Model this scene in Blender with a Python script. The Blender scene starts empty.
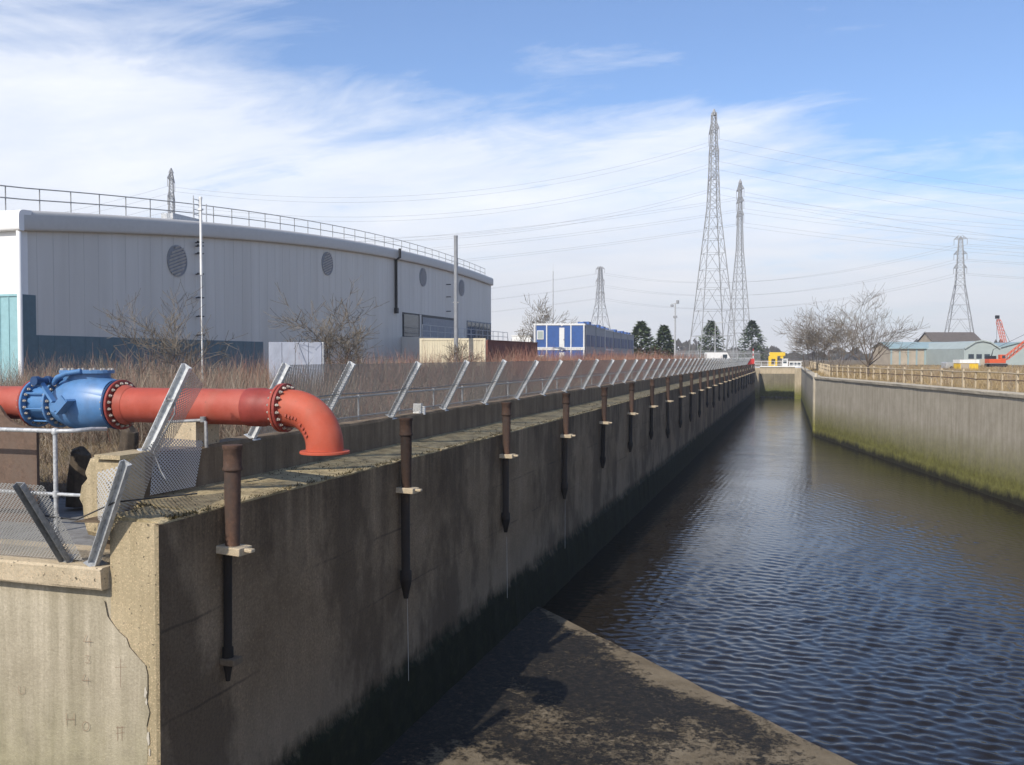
import bpy, bmesh, math, random
from mathutils import Vector, Matrix, Quaternion
random.seed(7)
R = math.radians
C = bpy.context.scene.collection
SC = bpy.context.scene
# ------------------------------------------------------------------ measured frame
EYE = 2.0; FPX = 905.0; YAW = R(17.5); PIT = R(1.612)
FWD = Vector((-math.sin(YAW), math.cos(YAW), 0)); RGT = Vector((math.cos(YAW), math.sin(YAW), 0))
def ray(px, py):
    u = (px-512)/FPX; v = (382.5-py)/FPX
    f = math.cos(PIT)+v*math.sin(PIT); z = v*math.cos(PIT)-math.sin(PIT)
    return u/f, z/f
def P(px, py, d):
    u, z = ray(px, py)
    p = FWD*d + RGT*(u*d); return Vector((p.x, p.y, EYE+z*d))
def G(px, d, z=0.0):
    p = P(px, 357, d); return Vector((p.x, p.y, z))
def ZR(py, d): return EYE+ray(512, py)[1]*d
def atY(px, py, Y):
    u, z = ray(px, py); d = Y/(FWD.y+RGT.y*u); return P(px, py, d)

# ------------------------------------------------------------------ mesh collector
class MB:
    def __init__(s): s.v=[]; s.f=[]; s.sm=[]
    def quad(s, *pts, smooth=False):
        n=len(s.v); s.v += [tuple(p) for p in pts]; s.f.append(tuple(range(n, n+len(pts)))); s.sm.append(smooth); return s
    def grid(s, rows, closed=False, smooth=False):
        n=len(s.v); w=len(rows[0])
        for r in rows: s.v += [tuple(p) for p in r]
        for i in range(len(rows)-1):
            for j in range(w if closed else w-1):
                k=(j+1)%w
                s.f.append((n+i*w+j, n+i*w+k, n+(i+1)*w+k, n+(i+1)*w+j)); s.sm.append(smooth)
        return s
    def cap(s, ring, rev=False):
        n=len(s.v); s.v += [tuple(p) for p in ring]; ids=list(range(n, n+len(ring)))
        s.f.append(tuple(ids[::-1] if rev else ids)); s.sm.append(False); return s
    def box(s, c, size, rot=None):
        c=Vector(c); h=Vector(size)*0.5; n=len(s.v)
        for dx in (-1,1):
            for dy in (-1,1):
                for dz in (-1,1):
                    p=Vector((dx*h.x, dy*h.y, dz*h.z))
                    if rot is not None: p=rot@p
                    s.v.append(tuple(c+p))
        for f in ((0,1,3,2),(4,6,7,5),(0,4,5,1),(2,3,7,6),(0,2,6,4),(1,5,7,3)):
            s.f.append(tuple(n+i for i in f)); s.sm.append(False)
        return s
    def b2(s, a, b):
        a=Vector(a); b=Vector(b); return s.box((a+b)/2, b-a)
    def beam(s, p, q, w, h=None, up=(0,0,1)):
        p=Vector(p); q=Vector(q); h=h or w; d=q-p; L=d.length
        if L<1e-6: return s
        d.normalize(); u=Vector(up)
        if abs(d.dot(u))>.98: u=Vector((1,0,0))
        x=d.cross(u).normalized(); y=x.cross(d)
        return s.box((p+q)/2, (w,L,h), Matrix((x,d,y)).transposed())
    def tube(s, pts, r, seg=8, caps=True, smooth=True):
        pts=[Vector(p) for p in pts]; rs=r if isinstance(r,(list,tuple)) else [r]*len(pts)
        d0=(pts[1]-pts[0]).normalized(); u=Vector((0,0,1)) if abs(d0.z)<.9 else Vector((1,0,0))
        x=d0.cross(u).normalized(); rows=[]
        for i,p in enumerate(pts):
            a=pts[max(i-1,0)]; b=pts[min(i+1,len(pts)-1)]; d=(b-a).normalized()
            x=(x-d*x.dot(d)).normalized(); y=d.cross(x)
            rows.append([p+(x*math.cos(t)+y*math.sin(t))*rs[i] for t in [2*math.pi*k/seg for k in range(seg)]])
        s.grid(rows, closed=True, smooth=smooth)
        if caps: s.cap(rows[0]); s.cap(rows[-1], True)
        return s
    def lathe(s, prof, c=(0,0,0), axis='Z', seg=32, smooth=True, caps=True):
        c=Vector(c); rows=[]
        for (a,r) in prof:
            row=[]
            for k in range(seg):
                t=2*math.pi*k/seg
                if axis=='Z': row.append(c+Vector((r*math.cos(t), r*math.sin(t), a)))
                elif axis=='X': row.append(c+Vector((a, r*math.cos(t), r*math.sin(t))))
                else: row.append(c+Vector((r*math.sin(t), a, r*math.cos(t))))
            rows.append(row)
        s.grid(rows, closed=True, smooth=smooth)
        if caps: s.cap(rows[0], True); s.cap(rows[-1])
        return s
    def build(s, name, mat, parent=None, loc=(0,0,0), bevel=0, recalc=True):
        me=bpy.data.meshes.new(name); me.from_pydata(s.v, [], s.f)
        me.polygons.foreach_set('use_smooth', s.sm)
        if recalc:
            bm=bmesh.new(); bm.from_mesh(me); bmesh.ops.recalc_face_normals(bm, faces=bm.faces); bm.to_mesh(me); bm.free()
        me.materials.append(mat); me.update()
        o=bpy.data.objects.new(name, me); C.objects.link(o); o.location=loc
        if parent is not None: o.parent=parent
        if bevel:
            m=o.modifiers.new('bevel','BEVEL'); m.width=bevel; m.segments=2; m.limit_method='ANGLE'; m.angle_limit=R(40)
        return o
def tag(o, label, cat, group=None, kind=None):
    o['label']=label; o['category']=cat
    if group: o['group']=group
    if kind: o['kind']=kind
    return o
def thing(name, label, cat, loc=(0,0,0), rz=0, group=None):
    o=bpy.data.objects.new(name, None); C.objects.link(o); o.empty_display_size=.2
    o.location=loc; o.rotation_euler=(0,0,rz); return tag(o,label,cat,group)
def copy_tree(o, parent=None):
    c=o.copy(); C.objects.link(c)
    if parent is not None: c.parent=parent
    for ch in list(o.children): copy_tree(ch, c)
    return c
ORD=('first second third fourth fifth sixth seventh eighth ninth tenth eleventh twelfth thirteenth fourteenth fifteenth sixteenth seventeenth '
 'eighteenth nineteenth twentieth twenty-first twenty-second twenty-third twenty-fourth twenty-fifth twenty-sixth twenty-seventh twenty-eighth').split()

# ------------------------------------------------------------------ material helpers
class NM:
    def __init__(s, name):
        s.m=bpy.data.materials.new(name); s.m.use_nodes=True; s.t=s.m.node_tree; s.n=s.t.nodes; s.b=s.n['Principled BSDF']
        s.tc=None
    def add(s, typ, props=None, **inp):
        n=s.n.new(typ)
        for k,v in (props or {}).items(): setattr(n,k,v)
        for k,v in inp.items():
            key=int(k[1:]) if k[0]=='i' and k[1:].isdigit() else k.replace('_',' ')
            s.set(n.inputs[key], v)
        return n
    def set(s, sock, v):
        if isinstance(v, bpy.types.NodeSocket): s.t.links.new(v, sock)
        elif isinstance(v, bpy.types.Node): s.t.links.new(v.outputs[0], sock)
        else:
            if hasattr(sock.default_value,'__len__') and not isinstance(v,(int,float)) and len(sock.default_value)==4 and len(v)==3: v=(*v,1)
            sock.default_value=v
    def co(s):
        if not s.tc: s.tc=s.n.new('ShaderNodeTexCoord')
        return s.tc.outputs['Object']
    def mapped(s, scale):
        return s.add('ShaderNodeMapping', Vector=s.co(), Scale=scale).outputs[0]
    def noise(s, scale, detail=6, rough=.6, vec=None, dist=0):
        return s.add('ShaderNodeTexNoise', Vector=vec or s.co(), Scale=scale, Detail=detail, Roughness=rough, Distortion=dist).outputs['Fac']
    def ramp(s, fac, stops, interp='LINEAR'):
        n=s.add('ShaderNodeValToRGB', Fac=fac); cr=n.color_ramp; cr.interpolation=interp
        while len(cr.elements)<len(stops): cr.elements.new(.5)
        for e,(p,c) in zip(cr.elements, stops):
            e.position=p; e.color=(*c,1) if hasattr(c,'__len__') else (c,c,c,1)
        return n.outputs['Color']
    def math(s, op, a, b=0.0, c=0.0, clamp=False):
        n=s.add('ShaderNodeMath', {'operation':op,'use_clamp':clamp}); s.set(n.inputs[0],a); s.set(n.inputs[1],b); s.set(n.inputs[2],c); return n.outputs[0]
    def mix(s, fac, a, b, mode='MIX'):
        n=s.add('ShaderNodeMix', {'data_type':'RGBA','blend_type':mode}); s.set(n.inputs['Factor'],fac); s.set(n.inputs[6],a); s.set(n.inputs[7],b); return n.outputs[2]
    def z(s):
        n=s.add('ShaderNodeSeparateXYZ', Vector=s.co()); return n.outputs
    def bump(s, h, strength=.3, dist=.02):
        n=s.add('ShaderNodeBump', Height=h, Strength=strength, Distance=dist); s.set(s.b.inputs['Normal'], n.outputs[0])
    def out(s, col, rough=.85, metal=0.0, spec=.3):
        s.set(s.b.inputs['Base Color'], col); s.set(s.b.inputs['Roughness'], rough); s.set(s.b.inputs['Metallic'], metal)
        s.set(s.b.inputs['Specular IOR Level'], spec); return s.m
def simple(name, c, rough=.7, metal=0.0, var=.15, scale=3.0, dirt=None, bump=0.0, spec=.35, chips=None):
    k=NM(name); c=Vector(c)
    n=k.noise(scale, 8, .65)
    col=k.ramp(n, [(.3,tuple(c*(1-var))),(.7,tuple(c*(1+var)))])
    if dirt:
        d=k.ramp(k.noise(scale*.6,8,.7,k.mapped((1.5,1.5,.35))), [(.52,0.),(.68,1.)])
        col=k.mix(k.math('MULTIPLY',d,.6), col, dirt)
    if chips:
        cf=k.ramp(k.noise(15,6,.7), [(.655,0.),(.69,1.)]); big=k.ramp(k.noise(2.0,4,.6),[(.42,0.),(.6,1.)])
        col=k.mix(k.math('MULTIPLY',k.math('MULTIPLY',cf,big),.9), col, chips)
        fade=k.ramp(k.noise(1.1,6,.65), [(.45,0.),(.75,1.)]); col=k.mix(k.math('MULTIPLY',fade,.22), col, tuple(c*.6+Vector((.22,.20,.18))))
    if bump: k.bump(k.noise(scale*12,4,.6), bump, .01)
    return k.out(col, rough, metal, spec)
def islandmat(name, cols, rough=.9):
    k=NM(name); g=k.n.new('ShaderNodeNewGeometry')
    col=k.ramp(g.outputs['Random Per Island'], [(i/(len(cols)-1),c) for i,c in enumerate(cols)])
    patch=k.ramp(k.noise(.25,3), [(.3,.65),(.7,1.25)])
    return k.out(k.mix(1.0,col,patch,'MULTIPLY'), rough, 0, .15)
def concrete(name, c1, c2, stain, streak=.5, moss=None, agg=False, moss2=None):
    """moss=(z_low,z_high,colour): algae on the lower face, ragged edge."""
    k=NM(name)
    base=k.ramp(k.noise(.9,10,.68), [(.28,c1),(.72,c2)])
    fine=k.ramp(k.noise(28,6,.75), [(.25,.72),(.75,1.22)])
    col=k.mix(1.0, base, fine, 'MULTIPLY')
    st=k.ramp(k.noise(1.0,8,.7,k.mapped((2.6,2.6,.16)),.4), [(.42,0.),(.7,1.)])
    col=k.mix(k.math('MULTIPLY',st,streak), col, stain)
    if agg:
        vo=k.add('ShaderNodeTexVoronoi', Vector=k.co(), Scale=38.0)
        sp=k.ramp(vo.outputs['Color'], [(.55,0.),(.62,1.)])
        near=k.math('LESS_THAN', vo.outputs['Distance'], .42)
        col=k.mix(k.math('MULTIPLY',k.math('MULTIPLY',sp,near),.45), col, (.62,.47,.30))
        pit=k.ramp(k.noise(16,3,.5), [(.3,0.0),(.36,1.)])
        col=k.mix(pit, (.10,.085,.06), col)
    for ms in (moss, moss2):
        if not ms: continue
        z0,z1,mc=ms
        zz=k.math('ADD', k.z()[2], k.math('MULTIPLY',k.math('SUBTRACT',k.noise(.8,8,.75,k.mapped((1,1,.5))),.5),1.5))
        f=k.add('ShaderNodeMapRange',{'clamp':True}, Value=zz, i1=z0, i2=z1, i3=1.0, i4=0.0).outputs[0]
        mcol=k.ramp(k.noise(2.5,8,.75), [(.3,tuple(Vector(mc)*.55)),(.7,tuple(Vector(mc)*1.4))])
        col=k.mix(f, col, mcol)
    k.bump(k.math('ADD',k.noise(30,6,.7),k.math('MULTIPLY',k.noise(3,5),1.5)), .55, .02)
    return k.out(col, .92, 0, .2)
def galv(name, v=.42):
    k=NM(name); vo=k.add('ShaderNodeTexVoronoi', Vector=k.co(), Scale=22.0)
    col=k.ramp(vo.outputs['Color'], [(.2,(v*.8,v*.83,v*.85)),(.8,(v*1.15,v*1.17,v*1.18))])
    col=k.mix(k.math('MULTIPLY',k.ramp(k.noise(1.7,8,.7),[(.5,0.),(.72,1.)]),.35), col, (.22,.18,.14))
    return k.out(col, .5, .25, .5)
def rusty(name, base, rust, amt=.5):
    k=NM(name); n=k.ramp(k.noise(2.2,10,.72,k.mapped((1.5,1.5,.6))), [(.5-amt*.3,0.),(.72-amt*.2,1.)])
    rc=k.ramp(k.noise(14,6,.7), [(.3,tuple(Vector(rust)*.6)),(.7,tuple(Vector(rust)*1.3))])
    k.bump(k.noise(25,5,.7), .4, .008)
    oi=k.n.new('ShaderNodeObjectInfo'); tint=k.ramp(oi.outputs['Random'],[(0,.42),(1,1.05)])
    return k.out(k.mix(1.0,k.mix(n, base, rc),tint,'MULTIPLY'), .85, 0, .25)

M={}
def wallmat():
    k=NM('dock_concrete'); xyz=k.z(); z=xyz[2]      # object z: metres above quay level
    base=k.ramp(k.noise(.55,10,.7), [(.3,(.155,.106,.062)),(.5,(.235,.168,.104)),(.72,(.315,.233,.152))])
    fine=k.ramp(k.noise(20,8,.85), [(.3,.45),(.7,1.5)]); col=k.mix(1.0,base,fine,'MULTIPLY')
    vo=k.add('ShaderNodeTexVoronoi', Vector=k.co(), Scale=17.0); spk=k.math('MULTIPLY',k.ramp(vo.outputs['Color'],[(.72,0.),(.78,1.)]),k.math('LESS_THAN',vo.outputs['Distance'],.30)); col=k.mix(k.math('MULTIPLY',spk,.55), col, (.36,.25,.14))
    ww=k.math('ADD', z, k.math('MULTIPLY',k.math('SUBTRACT',k.noise(.5,6,.7,k.mapped((1,1,.4))),.5),1.1))
    low=k.add('ShaderNodeMapRange',{'clamp':True}, Value=ww, i1=-3.2, i2=-4.4, i3=0.0, i4=.5).outputs[0]
    col=k.mix(low, col, (.235,.190,.135))                       # washed pale band above the tide line
    st=k.ramp(k.noise(1.0,9,.72,k.mapped((3.0,3.0,.13)),.5), [(.40,0.),(.66,1.)])
    top=k.add('ShaderNodeMapRange',{'clamp':True}, Value=k.math('ADD',z,k.math('MULTIPLY',st,-.9)), i1=-2.3, i2=-.5, i3=.12, i4=.95).outputs[0]
    col=k.mix(k.math('MULTIPLY',st,top), col, (.022,.018,.013))
    pat=k.ramp(k.noise(.33,7,.7,k.mapped((1,1,.55))), [(.47,0.),(.56,1.)])
    col=k.mix(k.math('MULTIPLY',pat,.62), col, (.060,.041,.026))  # big rusty damp patches
    rust=k.ramp(k.noise(2.2,6,.8), [(.66,0.),(.74,1.)]); col=k.mix(k.math('MULTIPLY',rust,.5), col, (.17,.09,.045))
    for zj in (-1.75,-3.05):
        wob=k.math('MULTIPLY',k.math('SUBTRACT',k.noise(.8,4),.5),.12)
        dd=k.math('ABSOLUTE', k.math('SUBTRACT', k.math('ADD',z,wob), zj))
        ln=k.add('ShaderNodeMapRange',{'clamp':True}, Value=dd, i1=.008, i2=.03, i3=.5, i4=0.0).outputs[0]
        ln=k.math('MULTIPLY', ln, k.ramp(k.noise(.45,5,.7),[(.46,0.),(.58,1.)]))
        col=k.mix(ln, col, (.03,.025,.02))
    zz=k.math('ADD', z, k.math('MULTIPLY',k.math('SUBTRACT',k.noise(.9,9,.8,k.mapped((1,1,.5))),.5),1.4))
    f=k.add('ShaderNodeMapRange',{'clamp':True}, Value=zz, i1=-4.95, i2=-4.6, i3=1.0, i4=0.0).outputs[0]
    mc=k.ramp(k.noise(3.0,9,.8), [(.3,(.006,.007,.004)),(.55,(.014,.017,.007)),(.75,(.035,.036,.016))])
    col=k.mix(f, col, mc)
    k.bump(k.math('ADD',k.math('MULTIPLY',k.noise(24,7,.75),1.0),k.math('MULTIPLY',k.noise(2.2,6,.7),2.0)), .7, .025)
    return k.out(col, .92, 0, .2)
M['wall']=wallmat()
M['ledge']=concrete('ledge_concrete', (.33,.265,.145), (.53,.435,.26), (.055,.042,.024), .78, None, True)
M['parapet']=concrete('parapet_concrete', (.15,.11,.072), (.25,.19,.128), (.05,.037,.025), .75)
M['corner']=concrete('corner_concrete', (.33,.265,.165), (.47,.385,.25), (.20,.165,.09), .6, None, True)
M['render']=concrete('rendered_face', (.33,.285,.205), (.50,.44,.335), (.20,.175,.115), .85, (-4.6,-2.6,(.27,.245,.15)))
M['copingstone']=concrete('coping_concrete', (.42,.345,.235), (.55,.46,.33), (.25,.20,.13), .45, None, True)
M['rwall']=concrete('far_wall_concrete', (.40,.35,.265), (.55,.49,.385), (.26,.22,.16), .6, (-5.3,-2.7,(.19,.18,.05)), False, (-6.2,-5.7,(.03,.028,.016)))
M['gatewall']=concrete('gate_concrete', (.36,.30,.21), (.50,.43,.31), (.18,.15,.10), .6, (-5.6,-3.4,(.15,.15,.04)))
M['leaf']=concrete('gate_leaf_concrete', (.17,.15,.105), (.26,.23,.165), (.09,.08,.05), .6, (-5.2,-3.2,(.11,.12,.035)))
M['slab']=None
def slabmat():
    k=NM('apron_slab')
    base=k.ramp(k.noise(1.2,10,.7), [(.3,(.16,.12,.072)),(.7,(.31,.25,.165))])
    base=k.mix(1.0, base, k.ramp(k.noise(35,6,.75), [(.25,.65),(.75,1.25)]), 'MULTIPLY')
    big=k.noise(.33,3,.5,k.mapped((1,1.25,1))); det=k.noise(2.6,10,.78)
    f=k.math('ADD', k.math('MULTIPLY',big,.9), k.math('ADD',k.math('MULTIPLY',det,.8),k.math('MULTIPLY',k.math('SUBTRACT',k.noise(7,8,.8),.5),1.1)))
    xyz=k.z()                                   # kept clean along its worn outer edge: distance from the edge line
    e=k.math('MULTIPLY', k.math('SUBTRACT', k.math('ADD', xyz[0], xyz[1]), 20.55), -.7071)
    rim=k.add('ShaderNodeMapRange',{'clamp':True}, Value=e, i1=.25, i2=1.2, i3=-.30, i4=0.03).outputs[0]
    toe=k.add('ShaderNodeMapRange',{'clamp':True}, Value=xyz[0], i1=-7.9, i2=-6.4, i3=.22, i4=0.0).outputs[0]
    far=k.add('ShaderNodeMapRange',{'clamp':True}, Value=xyz[1], i1=16.5, i2=21.5, i3=-.14, i4=.14).outputs[0]
    f=k.math('ADD', k.math('ADD', f, rim), k.math('ADD', toe, far))
    w=k.ramp(f, [(.80,0.),(.93,1.)])
    weed=k.ramp(k.noise(5.5,10,.85,None,.6), [(.36,(.006,.006,.006)),(.5,(.018,.016,.013)),(.58,(.055,.042,.028)),(.68,(.13,.10,.065))])
    k.bump(k.math('ADD',k.math('MULTIPLY',w,.8),k.math('MULTIPLY',k.noise(12,8,.8),1.2)), 1.0, .07)
    return k.out(k.mix(w, base, weed), k.math('SUBTRACT',.9,k.math('MULTIPLY',w,.25)), 0, .3)
M['slab']=slabmat()
def watermat():
    k=NM('water')
    v=k.add('ShaderNodeMapping', Vector=k.co(), Rotation=(0,0,R(-28)), Scale=(1.0,1.9,1.0)).outputs[0]
    a=k.noise(1.1,5,.62,v,.8); b=k.noise(3.6,4,.6,v,.5); c=k.noise(.28,3,.5)
    h=k.math('ADD', k.math('MULTIPLY',a,1.0), k.math('MULTIPLY',b,.42))
    h=k.math('MULTIPLY', h, k.ramp(c,[(.3,.55),(.7,1.2)]))
    far=k.add('ShaderNodeMapRange',{'clamp':True}, Value=k.z()[1], i1=62.0, i2=80.0, i3=.012, i4=.024).outputs[0]
    bp=k.add('ShaderNodeBump', Height=h, Strength=1.0, Distance=far); k.set(k.b.inputs['Normal'], bp.outputs[0])
    k.b.inputs['IOR'].default_value=1.36
    return k.out((.013,.010,.007), .045, 0, .5)
M['water']=watermat()
def groundmat(name, cols, sc=.15):
    k=NM(name); n=k.ramp(k.noise(sc,10,.72), [(.3,cols[0]),(.5,cols[1]),(.7,cols[2])])
    n=k.mix(1.0, n, k.ramp(k.noise(6,8,.75),[(.3,.7),(.7,1.25)]), 'MULTIPLY')
    k.bump(k.noise(5,8,.7), .6, .06); return k.out(n, .95, 0, .1)
M['ground']=groundmat('rough_ground', [(.12,.085,.05),(.19,.14,.085),(.15,.14,.07)])
M['field']=groundmat('dry_field', [(.20,.14,.08),(.34,.25,.14),(.26,.20,.11)], .08)
M['paving']=simple('paving', (.20,.195,.185), .9, var=.3, scale=4, dirt=(.08,.07,.055), bump=.4)
M['galv']=galv('galvanised_steel', .62)
M['galv_dark']=galv('weathered_galvanised', .24)
M['rail']=galv('rail_steel', .46)
M['iron']=rusty('cast_iron', (.055,.042,.036), (.11,.06,.04), .55)
M['iron_dark']=rusty('wet_iron', (.032,.026,.021), (.05,.034,.024), .4)
M['red']=simple('red_pipe_paint', (.36,.068,.043), .55, var=.12, scale=2.2, dirt=(.26,.075,.045), spec=.3, chips=(.07,.04,.03))
M['redbright']=simple('red_primer_paint', (.44,.085,.045), .6, var=.10, scale=2.5, dirt=(.34,.085,.045), spec=.25, chips=(.07,.04,.03))
M['reddark']=simple('red_flange_paint', (.26,.045,.035), .55, var=.2, scale=5)
M['blue']=simple('blue_valve_paint', (.075,.195,.40), .42, var=.14, scale=2.5, dirt=(.06,.13,.25), spec=.5, chips=(.07,.04,.03))
M['bluedark']=simple('blue_black_flange', (.02,.055,.14), .5, var=.2, scale=6)
M['bolt']=simple('bolt_zinc', (.40,.36,.31), .45, .4, .3, 20)
M['rust']=rusty('rust_steel', (.125,.092,.072), (.13,.085,.062), .5)
M['timber']=simple('dark_timber', (.075,.058,.042), .9, var=.4, scale=8, bump=.5)
M['black']=simple('black_paint', (.02,.02,.022), .5)
M['white']=simple('white_paint', (.74,.74,.72), .6, var=.04, dirt=(.5,.48,.43))
M['board']=simple('board_blue_white', (.31,.335,.40), .6, var=.18, scale=2, dirt=(.36,.38,.42))
M['cream']=simple('cream_paint', (.66,.59,.43), .7, var=.08, scale=1.5, dirt=(.4,.34,.24))
M['roofrail']=simple('roof_rail_grey', (.30,.30,.30), .5, .3)
M['facade']=None
def facademat():
    k=NM('grey_cladding'); y=k.z()[1]
    wv=k.math('PINGPONG', y, .5); line=k.math('LESS_THAN', wv, .03)
    n=k.ramp(k.noise(.5,6,.6,k.mapped((1,1.6,.12))), [(.35,(.52,.50,.46)),(.65,(.59,.57,.53))])
    return k.out(k.mix(k.math('MULTIPLY',line,.12), n, (.22,.23,.25)), .45, 0, .4)
M['facade']=facademat()
M['fascia']=simple('fascia_shaded_grey', (.48,.465,.435), .45, var=.05)  # front fascia toned greyer than the end one: its shade is in the colour
M['endwhite_lit']=simple('sunlit_white_cladding', (.76,.76,.75), .5, var=.03)  # same fascia on the sunny end, sunlight put into a whiter colour
M['teal_pale']=simple('pale_teal_cladding', (.26,.44,.47), .5, var=.1)
M['teal_dark']=simple('dark_teal_cladding', (.085,.145,.175), .5, var=.12)
M['roof']=simple('roof_sheet', (.46,.47,.48), .5, var=.06)
M['vent']=simple('vent_grey', (.46,.45,.44), .6)
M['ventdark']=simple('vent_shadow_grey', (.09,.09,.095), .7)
M['ventrim']=simple('vent_rim_grey', (.26,.27,.285), .6)
M['glass']=simple('dark_glass', (.03,.045,.06), .12, spec=.6)
M['cabin']=simple('cabin_blue', (.05,.115,.32), .5, var=.1, dirt=(.05,.08,.18))
M['cabindark']=simple('cabin_dark_blue', (.05,.08,.18), .5, var=.15)
M['cabinside']=simple('cabin_grey_panel', (.30,.31,.33), .6, var=.1)
M['pylon']=simple('pylon_steel', (.30,.305,.31), .55, .2)
M['cable']=simple('cable', (.30,.305,.315), .6)
M['teal']=simple('shed_teal', (.27,.36,.37), .6, var=.1, scale=.4)
M['tealwall']=simple('shed_green', (.36,.41,.39), .65, var=.08, scale=.5)
M['shedtan']=simple('shed_tan', (.40,.34,.26), .8, var=.15, scale=.5)
M['brownroof']=simple('brown_roof', (.115,.095,.08), .85, var=.2, scale=1)
M['orange']=simple('crane_orange', (.62,.10,.03), .5, var=.1)
M['yellow']=simple('yellow_paint', (.70,.46,.03), .5, var=.08)
M['redcab']=simple('red_cabinet', (.55,.04,.035), .5)
M['brick']=simple('red_brick', (.17,.065,.05), .9, var=.35, scale=6, bump=.4)
M['bark']=simple('bark', (.115,.09,.07), .9, var=.35, scale=6)
M['twig']=islandmat('bare_twigs', [(.13,.11,.09),(.21,.18,.14),(.16,.135,.105)])
M['needle']=islandmat('conifer_needles', [(.075,.11,.055),(.13,.17,.08),(.10,.135,.065)])
M['bramble']=islandmat('dry_bramble', [(.16,.125,.095),(.28,.23,.17),(.34,.285,.215),(.22,.135,.10),(.25,.21,.165),(.42,.36,.28)])
M['redbramble']=islandmat('red_stems', [(.23,.105,.08),(.31,.145,.105),(.34,.22,.155),(.26,.12,.09)])
M['drygrass']=islandmat('dry_grass_blades', [(.30,.22,.12),(.45,.34,.19),(.22,.17,.08),(.38,.27,.15)])
M['moss']=islandmat('moss_tufts', [(.07,.058,.022),(.10,.078,.035),(.05,.036,.018)])
M['fartrees']=islandmat('far_trees', [(.06,.055,.05),(.10,.085,.07),(.05,.055,.04)])
M['stone']=simple('wet_stone', (.09,.085,.06), .8, var=.5, scale=3)
M['mark']=simple('red_brown_marks', (.27,.19,.13), .9)
M['crack']=simple('crack_dark', (.045,.035,.025), .95)
M['spall']=simple('spalled_concrete', (.44,.40,.33), .95, var=.15, scale=15)
def meshmat(name='wire_mesh', hw=.19, sp=.062, col=(.40,.395,.385)):
    k=NM(name); uv=k.add('ShaderNodeUVMap').outputs[0]
    s=k.add('ShaderNodeSeparateXYZ', Vector=uv)
    def ln(op):
        q=k.math('DIVIDE', k.math(op, s.outputs[0], s.outputs[1]), sp)
        return k.math('LESS_THAN', k.math('PINGPONG', q, .5), hw)
    f=k.math('MAXIMUM', ln('ADD'), ln('SUBTRACT'))
    tr=k.n.new('ShaderNodeBsdfTransparent'); mx=k.n.new('ShaderNodeMixShader')
    k.out(col, .5, .1, .4)
    k.set(mx.inputs[0], f); k.t.links.new(tr.outputs[0], mx.inputs[1]); k.t.links.new(k.b.outputs[0], mx.inputs[2])
    k.t.links.new(mx.outputs[0], k.n['Material Output'].inputs['Surface']); return k.m
M['mesh']=meshmat()
M['mesh_near']=meshmat('near_wire_mesh',.18,.058,(.46,.46,.45))
def panel(name, a, b, c, d, parent, nu=1, nv=1, sag=0.0, mat='mesh'):
    """wire sheet with corners a(bottom start) b(bottom end) c(top end) d(top start); uv in metres"""
    a,b,c,d=map(Vector,(a,b,c,d)); me=bpy.data.meshes.new(name)
    vs=[];uv=[];L=(b-a).length;H=(d-a).length
    nrm=(b-a).cross(d-a).normalized()
    for i in range(nv+1):
        for j in range(nu+1):
            s=j/nu;t=i/nv
            p=(a*(1-s)+b*s)*(1-t)+(d*(1-s)+c*s)*t
            p=p+nrm*(sag*math.sin(math.pi*s)*math.sin(math.pi*t*.9))
            vs.append(tuple(p)); uv.append((s*L,t*H))
    fs=[(i*(nu+1)+j,i*(nu+1)+j+1,(i+1)*(nu+1)+j+1,(i+1)*(nu+1)+j) for i in range(nv) for j in range(nu)]
    me.from_pydata(vs,[],fs); l=me.uv_layers.new(name='UVMap')
    for lp in me.loops: l.data[lp.index].uv=uv[lp.vertex_index]
    me.materials.append(M[mat]); o=bpy.data.objects.new(name,me); C.objects.link(o); o.parent=parent; return o

# ------------------------------------------------------------------ camera, light, sky
cam=bpy.data.cameras.new('camera'); co=bpy.data.objects.new('camera',cam); C.objects.link(co)
cam.sensor_width=36; cam.lens=FPX/1024*36; cam.clip_start=.1; cam.clip_end=9000
co.location=(0,0,EYE); co.rotation_euler=(R(90)-PIT,0,YAW); SC.camera=co
SAZ=R(12); SEL=R(40)
tosun=Vector((-math.sin(SAZ)*math.cos(SEL), -math.cos(SAZ)*math.cos(SEL), math.sin(SEL)))
sl=bpy.data.lights.new('sun','SUN'); sl.energy=3.6; sl.angle=R(.53); sl.color=(1,.93,.82)
so=bpy.data.objects.new('sun',sl); C.objects.link(so); so.rotation_euler=(-tosun).to_track_quat('-Z','Y').to_euler(); so.location=(-20,-40,60)
w=bpy.data.worlds.new('World'); SC.world=w; w.use_nodes=True; wt=w.node_tree; wn=wt.nodes
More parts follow.
